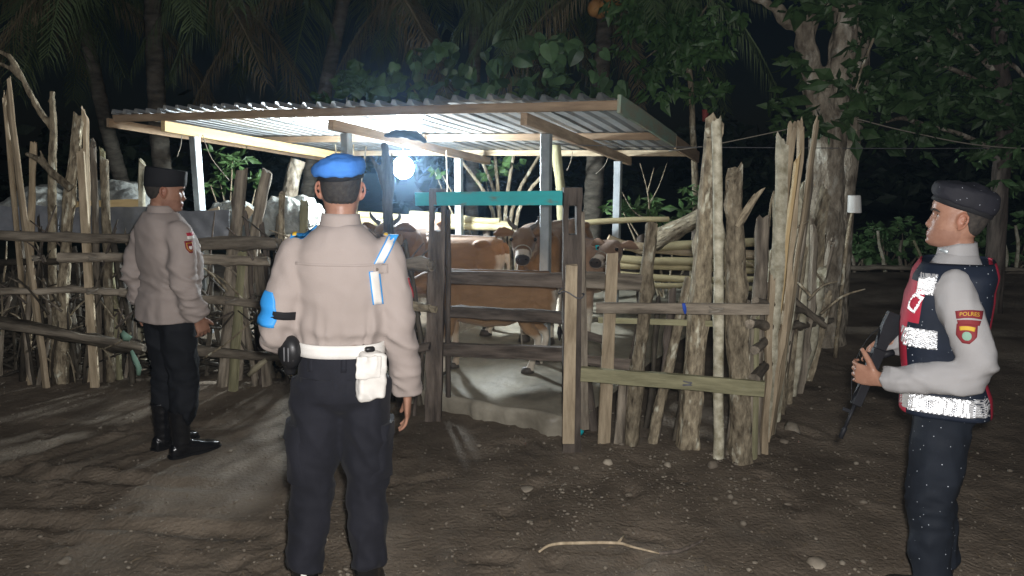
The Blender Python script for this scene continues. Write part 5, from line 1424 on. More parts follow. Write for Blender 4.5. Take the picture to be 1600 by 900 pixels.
    def tint(co):
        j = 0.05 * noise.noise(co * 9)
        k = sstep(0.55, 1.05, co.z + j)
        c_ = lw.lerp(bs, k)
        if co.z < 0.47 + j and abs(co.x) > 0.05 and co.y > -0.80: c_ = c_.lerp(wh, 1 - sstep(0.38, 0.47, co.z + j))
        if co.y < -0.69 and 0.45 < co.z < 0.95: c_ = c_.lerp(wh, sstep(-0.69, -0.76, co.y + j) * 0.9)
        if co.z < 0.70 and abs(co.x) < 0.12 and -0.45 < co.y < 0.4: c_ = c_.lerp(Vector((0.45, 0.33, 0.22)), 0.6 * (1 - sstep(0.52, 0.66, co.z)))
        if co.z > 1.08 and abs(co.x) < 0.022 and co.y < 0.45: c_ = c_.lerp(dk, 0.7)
        if co.y < -0.79 and co.z < 0.5: c_ = dk
        q = hinv @ co
        if q.y > -0.1 and (q - Vector((0, 0.15, 0))).length < 0.36 and co.y > 0.45:
            if q.y > 0.385 and q.z > -0.045: return dk
            if q.y > 0.30: return Vector((0.55, 0.47, 0.38)) if abs(q.z + 0.0) > 0.02 or q.y > 0.35 else bs * 0.6
            if abs(q.x) > 0.125: return Vector((0.30, 0.17, 0.11)) if q.y < -0.03 else bs * 0.75
            if q.z < -0.07: return Vector((0.42, 0.32, 0.22))
            return bs * 0.72
        return c_
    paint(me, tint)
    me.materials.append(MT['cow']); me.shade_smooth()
    o = bpy.data.objects.new('cow', me); col.objects.link(o)
    o.location = loc; o.rotation_euler = (0, 0, rz); o.scale = (sc, sc, sc)
    tag(o, label, 'cow', 'cattle in the pen')
    for s in (-1, 1):
        e_ = HM @ Vector((s * 0.104, 0.118, 0.048))
        place('eye', MB().ellipsoid(e_, (0.020, 0.020, 0.019), n=12), 'eye', o)
        if horns:
            place('horn', MB().tube([HM @ Vector((s * 0.065, -0.05, 0.075)), HM @ Vector((s * 0.115, -0.065, 0.105)), HM @ Vector((s * 0.14, -0.06, 0.155)), HM @ Vector((s * 0.135, -0.045, 0.20))], [0.024, 0.020, 0.014, 0.004], n=10, k=4), 'horn', o)
        place('nostril', MB().ellipsoid(HM @ Vector((s * 0.030, 0.415, 0.012)), (0.014, 0.016, 0.010), n=8), 'eye', o)
        for yy, st in ((-0.585 + (legs or {}).get('h%+d' % s, 0.0), 0), (0.455 + (legs or {}).get('f%+d' % s, 0.0), 0)):
            xx = s * (0.148 if yy < 0 else 0.13)
            hf = MB().loft([[Vector((xx + a * math.cos(q), yy + b_ * math.sin(q), z)) for q in [2 * PI * k / 14 for k in range(14)]] for z, a, b_ in ((-0.002, 0.060, 0.078), (0.03, 0.056, 0.070), (0.062, 0.048, 0.055))])
            place('hoof', hf, 'horn', o)
    # halter rope round the muzzle and its lead
    pts = [HM @ Vector((0.080 * math.cos(a), 0.26, -0.015 + 0.086 * math.sin(a))) for a in np.linspace(0, 2 * PI, 20)]
    place('halter', MB().tube(pts, 0.006, n=6), 'rope', o)
    if tagc:
        c0 = HM @ Vector((tagc * 0.17, 0.02, 0.01))
        place('ear_tag', MB().box(c0, (0.045, 0.008, 0.055), HM.to_3x3(), bev=0.004), 'cyan', o)
    return o
def cow_by_head(px, Y, rz, sc, label, dz=0.0, **k):
    hy = k.get('head_yaw', 0.0); f_ = Matrix.Rotation(rz, 3, 'Z') @ Vector((-0.10 * math.sin(hy), 0.80 + 0.10 * math.cos(hy), 0)) * sc
    p = P(px, 380, Y) - f_
    return cow(Vector((p.x, p.y, slab_z(p) + 0.01 + dz)), rz, sc, label, **k)
def on_floor(px, py, Y, dz=0.0):
    p = P(px, py, Y); return Vector((p.x, p.y, slab_z(p) + 0.01 + dz))
cow_by_head(604, 5.95, math.radians(172), 0.86, 'cow facing the camera behind the forked pole, left of the gate', head_yaw=0.0, head_pitch=-0.45, neck=0.0)
cow(on_floor(684, 440, 6.55), math.radians(86), 0.76, 'brown cow standing side-on behind the left gate post, rump to the right', head_yaw=0.2, head_pitch=-0.5, neck=-0.1)
cow_by_head(818, 5.8, math.radians(157), 0.86, 'cow with wide ears staring at the camera through the gate', head_yaw=0.36, head_pitch=-0.38, neck=-0.03)
cow(on_floor(762, 500, 5.42), math.radians(94), 0.66, 'small tan calf standing side-on just behind the gate bars', head_yaw=0.3, head_pitch=-0.7, neck=-0.16, base=(0.25, 0.14, 0.068), low=(0.31, 0.19, 0.10), horns=False, legs={'h-1': 0.14, 'f-1': 0.10, 'f+1': -0.05})
cow_by_head(958, 6.1, math.radians(200), 0.80, 'pale cow with a cyan ear tag at the right end of the pen', dz=-0.1, head_yaw=-0.95, head_pitch=-0.25, neck=0.02, base=(0.30, 0.19, 0.125), low=(0.36, 0.25, 0.17), horns=False, tagc=1)
# lead rope from the staring cow to the gate bar
mb = MB().tube([P(812, 392, 6.0), P(808, 430, 5.8), P(812, 480, 5.4), P(816, 548, 5.3)], 0.006, n=6, k=6)
tag(mb.build('rope', 'rope'), 'thin pale lead rope hanging below the staring cow\'s muzzle', 'rope')

# ================================================================== TREES AND PLANTS
def tube_obj(name, pts, radii, m_, parent=None, n=12, k=5, jit=0.0, lump=0.0, rings=False):
    mb = MB().tube(pts, radii, n=n, k=k, jit=jit)
    me = mb.mesh()
    if lump: 
        displace(me, lambda p: lump * noise.noise(p * 5) + 0.5 * lump * noise.noise(p * 13))
    return mesh_obj(name, me, m_, parent)
def frond(name, parent, p0, az, L_, rise, droop, m_, dry=False, nl=88):
    """a palm leaf: arched midrib with two rows of hanging leaflets"""
    mb = MB(); d = Vector((math.cos(az), math.sin(az), 0)); side = Vector((-d.y, d.x, 0))
    pts = []
    for i in range(13):
        t = i / 12
        pts.append(p0 + d * (L_ * (t - 0.22 * droop * t * t)) + Vector((0, 0, L_ * (rise * t - droop * t * t))))
    mb.tube(pts, [0.030, 0.004], n=6, k=1)
    rg = random.Random(int(az * 1000) + int(L_ * 77))
    for i in range(nl):
        t = 0.16 + 0.84 * i / nl
        f_ = t * 12; k = min(int(f_), 11); p = pts[k].lerp(pts[k + 1], f_ - k)
        tang = (pts[k + 1] - pts[k]).normalized()
        ln = L_ * 0.30 * math.sin(PI * (0.12 + 0.80 * t)) ** 0.7 * rg.uniform(0.8, 1.1)
        w_ = 0.0125
        for s in (-1, 1):
            if rg.random() < 0.06: continue
            out = (side * s * rg.uniform(0.45, 0.75) + tang * 0.55 + Vector((0, 0, -0.15))).normalized()
            q1 = p + out * ln * 0.45
            q2 = q1 + (out * 0.55 + Vector((rg.uniform(-0.1, 0.1), rg.uniform(-0.1, 0.1), -0.9))).normalized() * ln * 0.55
            wv = tang * w_
            b0 = len(mb.v)
            mb.v += [tuple(p - wv * 0.5), tuple(p + wv * 0.5), tuple(q1 + wv * 0.7), tuple(q1 - wv * 0.7), tuple(q2)]
            mb.face((b0, b0 + 1, b0 + 2, b0 + 3)); mb.face((b0 + 3, b0 + 2, b0 + 4))
    return mb.build(name, m_, parent, smooth=False)
def palm(base, top, r, label, n=13, L_=2.8, seed=1, coconuts=0, group='coconut palms behind the pen'):
    rg = random.Random(seed)
    t = empty('palm_tree', base, label, 'palm tree', group)
    base, top = Vector(base), Vector(top)
    mid = (base + top) / 2 + Vector((rg.uniform(-0.15, 0.15), 0, 0))
    mb = MB(); pts = catmull([base, mid, top], 22); rings = []
    for i, p in enumerate(pts):
        s = i / (len(pts) - 1); rr = r * (1.25 - 0.55 * s if s < 0.15 else 1.17 - 0.33 * s) * (1.05 if i % 2 else 0.97)
        rings.append([p + Vector((rr * math.cos(a) * (1 + 0.06 * noise.noise(Vector((math.cos(a) * 2, math.sin(a) * 2, i)))), rr * math.sin(a), 0)) for a in [2 * PI * q / 14 for q in range(14)]])
    mb.loft(rings); mb.build('trunk', 'trunk', t)
    for i in range(n):
        az = 2 * PI * i / n + rg.uniform(-0.25, 0.25)
        if i % 5 == 2: frond('frond', t, top, az, L_ * rg.uniform(0.75, 0.95), 0.05, 0.75, 'dryfrond', True)
        else: frond('frond', t, top, az, L_ * rg.uniform(0.9, 1.1), rg.uniform(0.35, 0.75), rg.uniform(0.75, 1.0), 'frond')
    for i in range(coconuts):
        c_ = top + Vector((rg.uniform(-0.26, 0.12), -0.22 + rg.uniform(-0.1, 0.1), -0.12 + rg.uniform(-0.14, 0.16)))
        MB().ellipsoid(c_, (0.085, 0.085, 0.10), n=12).build('coconut', 'coconut', t)
    return t
palm(Vector((P(262, 255, 9.2).x, 9.2, 0)), P(236, -70, 9.2), 0.105, 'coconut palm with a pale ringed trunk rising behind the capped man', 13, 2.7, 3)
palm(Vector((P(218, 255, 11.0).x, 11.0, 0)), P(120, -20, 11.0), 0.10, 'leaning coconut palm at the far left, fronds hanging in the dark', 12, 2.9, 4)
palm(Vector((P(455, 300, 10.5).x, 10.5, 0)), P(545, -40, 10.3), 0.10, 'curved coconut palm behind the blue beret, crown over the shed', 14, 3.2, 7)
palm(Vector((P(920, 420, 9.6).x, 9.6, 0)), P(948, -10, 9.6), 0.115, 'coconut palm with a bunch of orange coconuts above the shed', 12, 2.5, 9, coconuts=7)
palm(Vector((P(735, 330, 12.0).x, 12.0, 0)), P(745, -60, 12.0), 0.10, 'coconut palm behind the vine leaves, over the middle of the shed roof', 13, 3.0, 12)
palm(Vector((P(-70, 330, 10.5).x, 10.5, 0)), P(-40, -70, 10.5), 0.10, 'coconut palm at the left edge, only its hanging fronds in view', 12, 2.7, 15)

def heart_leaf(L_, W, fold_, seed):
    rg = random.Random(seed); mb = MB(); out = [(0.0, 0.06), (0.16, -0.06), (0.36, -0.04), (0.50, 0.14), (0.50, 0.36), (0.38, 0.62), (0.20, 0.84), (0.0, 1.0)]
    mid = [(0, 0.06), (0, 0.25), (0, 0.5), (0, 0.75), (0, 1.0)]
    for s in (1, -1):
        b0 = len(mb.v)
        for x, y in out: mb.v.append((s * x * W, y * L_, -fold_ * abs(x) * W - 0.25 * L_ * y * y))
        ms = []
        for x, y in mid[1:4]: ms.append(len(mb.v)); mb.v.append((0, y * L_, 0.02 * L_ - 0.25 * L_ * y * y))
        q = [b0 + i for i in range(8)]
        for f_ in ((q[0], q[1], q[2], ms[0]), (ms[0], q[2], q[3], q[4]), (ms[0], q[4], ms[1]), (ms[1], q[4], q[5], ms[2]), (ms[2], q[5], q[6], q[7])):
            mb.face(f_ if s > 0 else f_[::-1])
    mb.tube([(0, 0.06 * L_, 0), (0, -0.25 * L_, 0.03 * L_), (0, -0.5 * L_, 0.0)], [0.003, 0.004, 0.003], n=4)
    return mb
leafmesh = []
for k, (l_, w_, fo) in enumerate(((0.20, 0.19, 0.3), (0.24, 0.21, 0.55), (0.17, 0.16, 0.1))):
    me = heart_leaf(l_, w_, fo, k).mesh('leaf'); me.materials.append(MT['vine']); me.shade_smooth(); leafmesh.append(me)
vine = empty('vine_shrub', Vector((P(760, 250, 8.7).x, 8.7, 0)), 'tall climbing vine with big heart-shaped leaves behind the shed roof', 'shrub')
rg = random.Random(21)
for (x0, y0, x1, y1) in ((780, 330, 700, 110), (790, 330, 830, 70), (800, 330, 900, 130), (770, 330, 640, 130), (810, 330, 950, 150), (780, 330, 760, 90)):
    tube_obj('stem', [Vector((P(x0, y0, 9.0).x, 9.0, 0)), P(x0, y0, 8.95), P((x0 + x1) / 2, (y0 + y1) / 2, 8.9), P(x1, y1, 8.85)], [0.03, 0.025, 0.018, 0.008], 'bark', vine, n=7)
def in_vine(x, y): return (((x - 850) / 110) ** 2 + ((y - 120) / 80) ** 2 < 1) or (((x - 700) / 115) ** 2 + ((y - 140) / 72) ** 2 < 1) or (((x - 930) / 55) ** 2 + ((y - 145) / 40) ** 2 < 1)
cnt = 0
while cnt < 285:
    x, y = rg.uniform(580, 985), rg.uniform(42, 200)
    if not in_vine(x, y): continue
    cnt += 1
    o = bpy.data.objects.new('leaf', rg.choice(leafmesh))
    o.location = P(x, y, rg.uniform(8.2, 9.1))
    o.rotation_euler = (rg.gauss(-0.8, 0.6), rg.gauss(0, 0.65), rg.gauss(PI, 1.0))
    s_ = rg.uniform(0.5, 1.15); o.scale = (s_, s_, s_)
    link(o, vine)

# foliage made of many small leaves in clumps along twigs
def leafy(name, parent, clumps, n, L_, W, m_, seed, droop=0.5, spread=1.0):
    rg = random.Random(seed); mb = MB()
    vols = [c_[1] for c_ in clumps]
    for _ in range(n):
        c_, r = rg.choices(clumps, weights=[v_ ** 2 for v_ in vols])[0]
        d = Vector((rg.gauss(0, 1), rg.gauss(0, 1), rg.gauss(0, 0.8))).normalized() * r * rg.random() ** 0.45
        p = Vector(c_) + d
        ax = (Vector((rg.gauss(0, 1), rg.gauss(0, 1), rg.gauss(-droop, 0.5)))).normalized()
        sd = ax.cross(Vector((rg.gauss(0, 1), rg.gauss(0, 1), rg.gauss(0, 1)))).normalized(); up = sd.cross(ax)
        l_ = L_ * rg.choice((0.45, 0.7, 0.9, 1.1, 1.3)) * rg.uniform(0.8, 1.2); w_ = W * l_ / L_ * rg.uniform(0.75, 1.2)
        b0 = len(mb.v)
        mb.v += [tuple(p), tuple(p + ax * l_ * 0.45 + sd * w_ * 0.5 - up * w_ * 0.12), tuple(p + ax * l_ + up * -0.15 * l_), tuple(p + ax * l_ * 0.45 - sd * w_ * 0.5 - up * w_ * 0.12), tuple(p + ax * l_ * 0.5)]
        mb.face((b0, b0 + 1, b0 + 4)); mb.face((b0 + 1, b0 + 2, b0 + 4)); mb.face((b0 + 2, b0 + 3, b0 + 4)); mb.face((b0 + 3, b0, b0 + 4))
    return mb.build(name, m_, parent, smooth=False)
def clump_px(items, Y, dY, seed):
    rg = random.Random(seed); out = []
    for (x, y, r, k) in items:
        for _ in range(k):
            a, q = rg.uniform(0, 6.28), rg.random() ** 0.5
            Yc = Y + rg.uniform(-dY, dY)
            out.append((P(x + math.cos(a) * r * q, y + math.sin(a) * r * q * 0.8, Yc), r * 0.36 / FPX * Yc * rg.uniform(0.7, 1.2)))
    return out

# broad tree over the right of the shed, thin trunk
t = empty('tree', Vector((P(1087, 330, 8.8).x, 8.8, 0)), 'slender tree with drooping oval leaves between the shed and the tall stakes', 'tree')
tube_obj('trunk', [Vector((P(1087, 330, 8.8).x, 8.8, 0)), P(1087, 330, 8.8), P(1082, 200, 8.8), P(1078, 120, 8.8), P(1060, 20, 8.8), P(1050, -90, 8.8)], [0.05, 0.042, 0.036, 0.034, 0.03, 0.02], 'bark', t, n=9, lump=0.006)
for (x, y) in ((985, 30), (1010, 90), (1120, 40), (1110, 130), (1000, -30), (1130, -20), (1050, 110)):
    tube_obj('branch', [P(1070, 80, 8.8), P((1070 + x) / 2, (80 + y) / 2 - 14, 8.8), P(x, y, 8.8 + rg.uniform(-0.5, 0.5))], [0.022, 0.014, 0.006], 'bark', t, n=6)
leafy('crown', t, clump_px([(985, 10, 50, 8), (1020, 60, 55, 12), (1070, 40, 60, 14), (1115, 60, 45, 10), (1040, 120, 40, 9), (1100, 130, 38, 8), (1000, -50, 60, 10), (1090, -40, 70, 14), (1112, 175, 18, 3), (1140, 10, 30, 5)], 8.8, 0.7, 31), 2000, 0.17, 0.075, 'leaf', 41, droop=0.9)
MB().tube([P(1103, 172, 8.7), P(1100, 190, 8.7)], [0.05, 0.02], n=7, k=1).build('dry_bract', 'flower', t)
# the big pale tree with the fork
tb = Vector((P(1285, 480, 6.9).x, 6.9, 0)); Yt = 6.9
bt_ = empty('tree', tb, 'big pale forked tree trunk rising behind the corner of the fence', 'tree')
pt = lambda x, y, Y=Yt: P(x, y, Y)
mb = MB()
mb.tube([Vector((pt(1282, 500).x, Yt, -0.1)), pt(1283, 440), pt(1288, 330), pt(1290, 260), pt(1290, 190), pt(1282, 130)], [0.26, 0.20, 0.17, 0.155, 0.15, 0.16], n=18, k=6, jit=0.03)
mb.tube([pt(1286, 160), pt(1268, 110), pt(1258, 60), pt(1268, 15), pt(1285, -30)], [0.13, 0.10, 0.095, 0.085, 0.07], n=14, k=6)
mb.tube([pt(1262, 40), pt(1235, 35), pt(1210, 12), pt(1170, -12)], [0.07, 0.065, 0.055, 0.05], n=12, k=5)
mb.tube([pt(1290, 190), pt(1308, 130), pt(1318, 60), pt(1325, -10), pt(1330, -70)], [0.13, 0.12, 0.115, 0.11, 0.10], n=14, k=6)
mb.tube([pt(1262, 20), pt(1285, 6), pt(1318, 6)], [0.05, 0.045, 0.05], n=10, k=4)
me = voxel(mb, 0.022, 3); displace(me, lambda p: 0.035 * noise.noise(p * 4) + 0.02 * noise.noise(Vector((p.x * 14, p.y * 14, p.z * 6))))
mesh_obj('trunk', me, 'treebark', bt_)
leafy('crown', bt_, clump_px([(1265, 115, 42, 8), (1310, 110, 40, 5), (1240, 165, 38, 7), (1225, 190, 26, 4), (1290, 190, 45, 7), (1350, 150, 50, 8), (1300, -80, 110, 16)], 6.7, 0.45, 33), 900, 0.16, 0.085, 'leaf2', 43, droop=0.4)
tube_obj('hanging_vine', [pt(1365, 60, 6.6), pt(1345, 110, 6.6), pt(1335, 150, 6.6)], [0.012, 0.01, 0.008], 'bark', bt_, n=6)
# pale straight trunk beside it
t2 = empty('tree', Vector((pt(1310, 470, 7.6).x, 7.6, 0)), 'pale straight trunk just right of the big forked tree', 'tree')
tube_obj('trunk', [Vector((pt(1305, 470, 7.6).x, 7.6, -0.05)), pt(1314, 340, 7.6), pt(1326, 230, 7.6), pt(1340, 120, 7.6), pt(1352, -60, 7.6)], [0.14, 0.115, 0.11, 0.105, 0.09], 'treebark', t2, n=16, lump=0.012)
leafy('crown', t2, clump_px([(1390, 160, 60, 10), (1370, 60, 60, 9), (1420, 220, 40, 7), (1400, -20, 80, 12)], 7.4, 0.6, 35), 950, 0.17, 0.085, 'leaf2', 44, droop=0.5)
# leafy tree filling the upper right
t3 = empty('tree', Vector((pt(1560, 400, 8.2).x, 8.2, 0)), 'dark leafy tree filling the upper right corner behind the armed man', 'tree')
tube_obj('trunk', [Vector((pt(1560, 400, 8.2).x, 8.2, -0.05)), pt(1562, 300, 8.2), pt(1570, 180, 8.2), pt(1560, 60, 8.2), pt(1570, -80, 8.2)], [0.11, 0.09, 0.085, 0.08, 0.06], 'darkwood', t3, n=14, lump=0.012)
for (x0, y0, x1, y1) in ((1560, 120, 1470, 40), (1500, 60, 1480, -10), (1565, 150, 1430, 90), (1480, 45, 1450, 65), (1560, 240, 1440, 195), (1565, 100, 1600, 120), (1440, 195, 1385, 190)):
    tube_obj('branch', [pt(x0, y0, 8.2), pt((x0 + x1) / 2, (y0 + y1) / 2 - 8, 8.0), pt(x1, y1, 7.8)], [0.035, 0.025, 0.012], 'treebark', t3, n=8)
leafy('crown', t3, clump_px([(1440, 40, 70, 14), (1520, 40, 80, 18), (1590, 60, 70, 14), (1450, 130, 60, 12), (1540, 150, 75, 18), (1610, 180, 60, 12), (1480, 210, 50, 9), (1560, 230, 50, 10), (1420, 180, 35, 5), (1590, 270, 40, 7), (1500, -60, 120, 22)], 8.0, 0.9, 36), 3200, 0.17, 0.08, 'leaf2', 45, droop=0.5)
# shrubs
def shrub(pxs, Y, n, L_, W, m_, seed, label, base_px, stems=3, group=None, droop=0.2):
    b_ = Vector((P(base_px, 400, Y).x, Y, 0))
    t = empty('shrub', b_, label, 'shrub', group)
    r_ = random.Random(seed)
    cl = clump_px(pxs, Y, 0.25, seed)
    for k in range(stems):
        c_ = r_.choice(cl)[0]
        tube_obj('stem', [b_ + Vector((r_.uniform(-0.15, 0.15), r_.uniform(-0.1, 0.1), 0)), (b_ + c_) / 2 + Vector((r_.uniform(-0.1, 0.1), 0, 0.1)), c_], [0.018, 0.013, 0.005], 'bark', t, n=6)
    leafy('foliage', t, cl, n, L_, W, m_, seed + 1, droop=droop)
    return t
shrub([(1080, 300, 18, 4), (1045, 330, 22, 4), (1110, 310, 16, 3), (1000, 325, 26, 4), (960, 330, 22, 4)], 8.2, 330, 0.13, 0.05, 'leaf', 51, 'low bright green shrub between the right shed post and tall stakes', 1030, 6)
shrub([(540, 135, 36, 7), (580, 150, 24, 4), (510, 150, 18, 3)], 9.0, 260, 0.13, 0.10, 'leaf', 52, 'rounded small-leaved shrub above the roof behind the blue beret', 545, 4)
shrub([(360, 255, 26, 5), (350, 290, 26, 4), (400, 275, 22, 3)], 8.4, 190, 0.12, 0.05, 'leaf', 53, 'sparse green shrub behind the left steel post of the shed', 365, 5)
shrub([(770, 265, 18, 3), (800, 250, 16, 3), (690, 265, 12, 2)], 9.0, 60, 0.16, 0.10, 'leaf', 54, 'few green leaves under the roof between the two middle posts', 770, 3)
# bare twigs right of the shed
tw = empty('bare_sapling', Vector((P(1018, 420, 8.0).x, 8.0, 0)), 'bare twiggy sapling just right of the shed corner', 'sapling')
for (pts) in (((1015, 345), (1012, 300), (1000, 255)), ((1014, 320), (1030, 290), (1042, 255)), ((1012, 300), (1022, 262)), ((1015, 345), (990, 330), (972, 300))):
    tube_obj('twig', [P(x, y, 8.0) for x, y in pts], [0.010, 0.004], 'bark', tw, n=5, k=4)
tube_obj('stem', [Vector((P(1016, 420, 8.0).x, 8.0, 0)), P(1015, 345, 8.0)], [0.014, 0.010], 'bark', tw, n=6, k=1)
# thin trunk at the back seen under the roof
tk = empty('sapling', Vector((P(868, 330, 7.9).x, 7.9, 0)), 'mossy sapling trunk behind the front steel post under the roof', 'sapling')
tube_obj('trunk', [Vector((P(882, 400, 7.9).x, 7.9, 0)), P(878, 330, 7.9), P(868, 225, 7.9)], [0.06, 0.055, 0.05], 'greenwood', tk, n=10, lump=0.008)
tk = empty('tree', Vector((P(460, 330, 8.6).x, 8.6, 0)), 'pale leaning trunk under the roof left of the blue beret', 'tree')
tube_obj('trunk', [Vector((P(440, 400, 8.6).x, 8.6, 0)), P(452, 310, 8.6), P(466, 250, 8.6)], [0.10, 0.09, 0.085], 'treebark', tk, n=12, lump=0.012)

# ---- far rail fence and row of leafy stakes at the right
ff = empty('rail_fence', Vector((P(1450, 470, 11).x, 11.0, 0)), 'far low rail fence behind the armed man', 'fence')
for (x0, y0, x1, y1, r) in ((1290, 418, 1680, 424, 4), (1300, 436, 1680, 440, 4), (1300, 446, 1430, 448, 4), (1295, 462, 1680, 470, 4), (1310, 474, 1400, 468, 4), (1560, 432, 1680, 428, 4)):
    pole('rail', P(x0, y0, 11), P(x1, y1, 11), r / FPX * 11, r / FPX * 9, 'oldwood', ff, bend=0.05)
for x in range(1300, 1690, 26):
    a = P(x + rg.uniform(-6, 6), 480, 11.1); a.z = -0.05
    b_ = P(x + rg.uniform(-10, 10), rg.uniform(350, 415), 11.1)
    pole('stake', a, b_, 0.03, 0.02, rg.choice(['oldwood', 'greenwood', 'birch']), ff, bend=0.06)
names = ['right of the white cup', 'second from the white cup', 'third from the white cup', 'left of the armed man\'s chest', 'hidden behind the armed man', 'right of the armed man\'s neck', 'at the right edge of the picture']
for k, x in enumerate((1352, 1392, 1432, 1470, 1512, 1558, 1604)):
    shrub([(x, 362 + rg.uniform(-8, 8), 24, 5), (x + 6, 392, 22, 4)], 11.4, 210, 0.14, 0.10, 'hedgeleaf', 60 + k, 'bushy hedge plant behind the far rail fence, ' + names[k], x, 5, 'hedge plants along the far fence')

# added tree line of near-black leaves, hiding the lit far ground
rgw = random.Random(5); cl = []
for k in range(260):
    x = rgw.uniform(-26, 26); cl.append((Vector((x, 19 + rgw.uniform(-1.5, 3) - 0.004 * x * x, rgw.uniform(0.2, 1.0) ** 1.0 * (2.6 + 1.1 * noise.noise(Vector((x * 0.25, 0, 3)))))), rgw.uniform(0.45, 0.9)))
wd = leafy('far_tree_screen', None, cl, 9000, 0.42, 0.22, 'farleaf', 71, droop=0.4)
tag(wd, 'dark tree line added far behind the pen to hide the lit ground', 'wood', kind='stuff')

# white cup on a stick, strings and wires
cp = empty('stick', G(1318, 500), 'leaning stick with a white plastic cup upside down on its tip', 'stick')
cp.location = Vector((P(1318, 470, 6.3).x, 6.3, 0))
tube_obj('shaft', [Vector((P(1312, 470, 6.3).x, 6.3, 0)), P(1322, 390, 6.3), P(1333, 325, 6.3)], [0.018, 0.016, 0.013], 'bark', cp, n=8)
MB().loft([[P(1335, y, 6.3) + Vector((r * math.cos(a), r * math.sin(a), 0)) for a in [2 * PI * q / 20 for q in range(20)]] for y, r in ((332, 0.056), (331, 0.057), (318, 0.054), (306, 0.051), (305, 0.046))]).build('cup', 'whiteplastic', cp, sharp=40)
def wire(name, pts, r, m_, label): return tag(MB().tube(pts, r, n=6, k=8).build(name, m_), label, 'wire')
wire('overhead_wire', [P(820, 224, 5.8), P(1000, 229, 6.0), P(1250, 231, 6.6), P(1450, 232, 7.2), P(1700, 230, 8.0)], 0.004, 'wire', 'thin straight dark wire running level from the shed roof to the right')
wire('overhead_wire', [P(1045, 236, 6.3), P(1120, 225, 6.2), P(1240, 200, 6.4)], 0.005, 'rope', 'pale cord sloping up from the roof corner to the big forked tree')
wire('overhead_wire', [P(1340, 186, 6.8), P(1420, 206, 7.0), P(1540, 228, 7.2), P(1700, 236, 7.6)], 0.006, 'rope', 'pale cord sagging from the forked tree to the right edge')

# ================================================================== GROUND DETAIL
def rock(name, c_, r, m_, seed, label=None, cat='stone', parent=None):
    rg_ = random.Random(seed); bm = bmesh.new(); bmesh.ops.create_icosphere(bm, subdivisions=2, radius=1.0)
    for v_ in bm.verts:
        k = 1 + 0.35 * noise.noise(v_.co * 1.3 + Vector((seed, 0, 0))) + 0.12 * noise.noise(v_.co * 3.3 + Vector((seed, 5, 0)))
        v_.co = Vector((v_.co.x * k * r[0], v_.co.y * k * r[1], v_.co.z * k * r[2]))
    me = bpy.data.meshes.new(name); bm.to_mesh(me); bm.free()
    me.materials.append(MT[m_]); me.shade_smooth()
    o = bpy.data.objects.new(name, me); o.location = c_; o.rotation_euler = (0, 0, rg_.uniform(0, 6))
    link(o, parent)
    if label: tag(o, label, cat)
    return o
def gp(px, py, dz=0.0):
    p = G(px, py); p.z = gh(p.x, p.y) + dz; return p
for k, (x, y, r, lb) in enumerate(((102, 876, (0.030, 0.024, 0.018), 'pale flat stone on the dirt near the bottom left corner'), (1043, 725, (0.028, 0.022, 0.020), 'yellowish stone at the foot of the fence below the leaning trunk'), (1114, 728, (0.034, 0.03, 0.028), 'round grey stone at the foot of the thin pale stake'),
        (1238, 668, (0.060, 0.045, 0.035), 'large grey stone right of the fence corner'), (1260, 585, (0.035, 0.03, 0.025), 'grey stone on the dark dirt beside the side fence rails'), (1276, 882, (0.05, 0.04, 0.016), 'flat brown stone at the bottom edge left of the armed man'), (900, 728, (0.022, 0.02, 0.014), 'pale pebble on the dirt just in front of the right gate post'), (820, 760, (0.05, 0.035, 0.010), 'flat slab of stone in front of the gate'), (1225, 690, (0.03, 0.025, 0.015), 'small pale stone below the large grey one by the corner'), (950, 722, (0.03, 0.03, 0.02), 'dull lump of clay at the foot of the front fence'))):
    rock('stone', gp(x, y, 0.004), r, 'stone', k + 3, lb)
# gravel too fine to count
mb = MB(); rg = random.Random(77)
ico = bmesh.new(); bmesh.ops.create_icosphere(ico, subdivisions=1, radius=1.0)
iv = [v_.co.copy() for v_ in ico.verts]; iff = [[v_.index for v_ in f_.verts] for f_ in ico.faces]; ico.free()
for k in range(2600):
    x, y = rg.uniform(-40, 1640), rg.uniform(600, 915)
    if rg.random() < 0.35: x, y = rg.gauss(1000, 190), rg.gauss(745, 45)
    p = gp(x, max(560, y))
    if abs(p.x) > 6 or p.y > 6.2: continue
    r = min(0.026, 0.0026 + 0.0027 * rg.expovariate(1.0))
    b0 = len(mb.v); a = rg.uniform(0, 6.28); e1, e2, e3 = rg.uniform(0.7, 1.5), rg.uniform(0.6, 1.1), rg.uniform(0.4, 0.8)
    for q in iv:
        s_ = 1 + 0.25 * noise.noise(q * 1.7 + Vector((k, 0, 0)))
        X, Yq = q.x * e1 * s_ * r, q.y * e2 * s_ * r
        mb.v.append((p.x + X * math.cos(a) - Yq * math.sin(a), p.y + X * math.sin(a) + Yq * math.cos(a), p.z + r * 0.25 + q.z * e3 * s_ * r))
    for f_ in iff: mb.face(tuple(b0 + i for i in f_))
tag(mb.build('gravel', 'stone', smooth=True), 'fine pale gravel scattered over the dark dirt yard', 'gravel', kind='stuff')
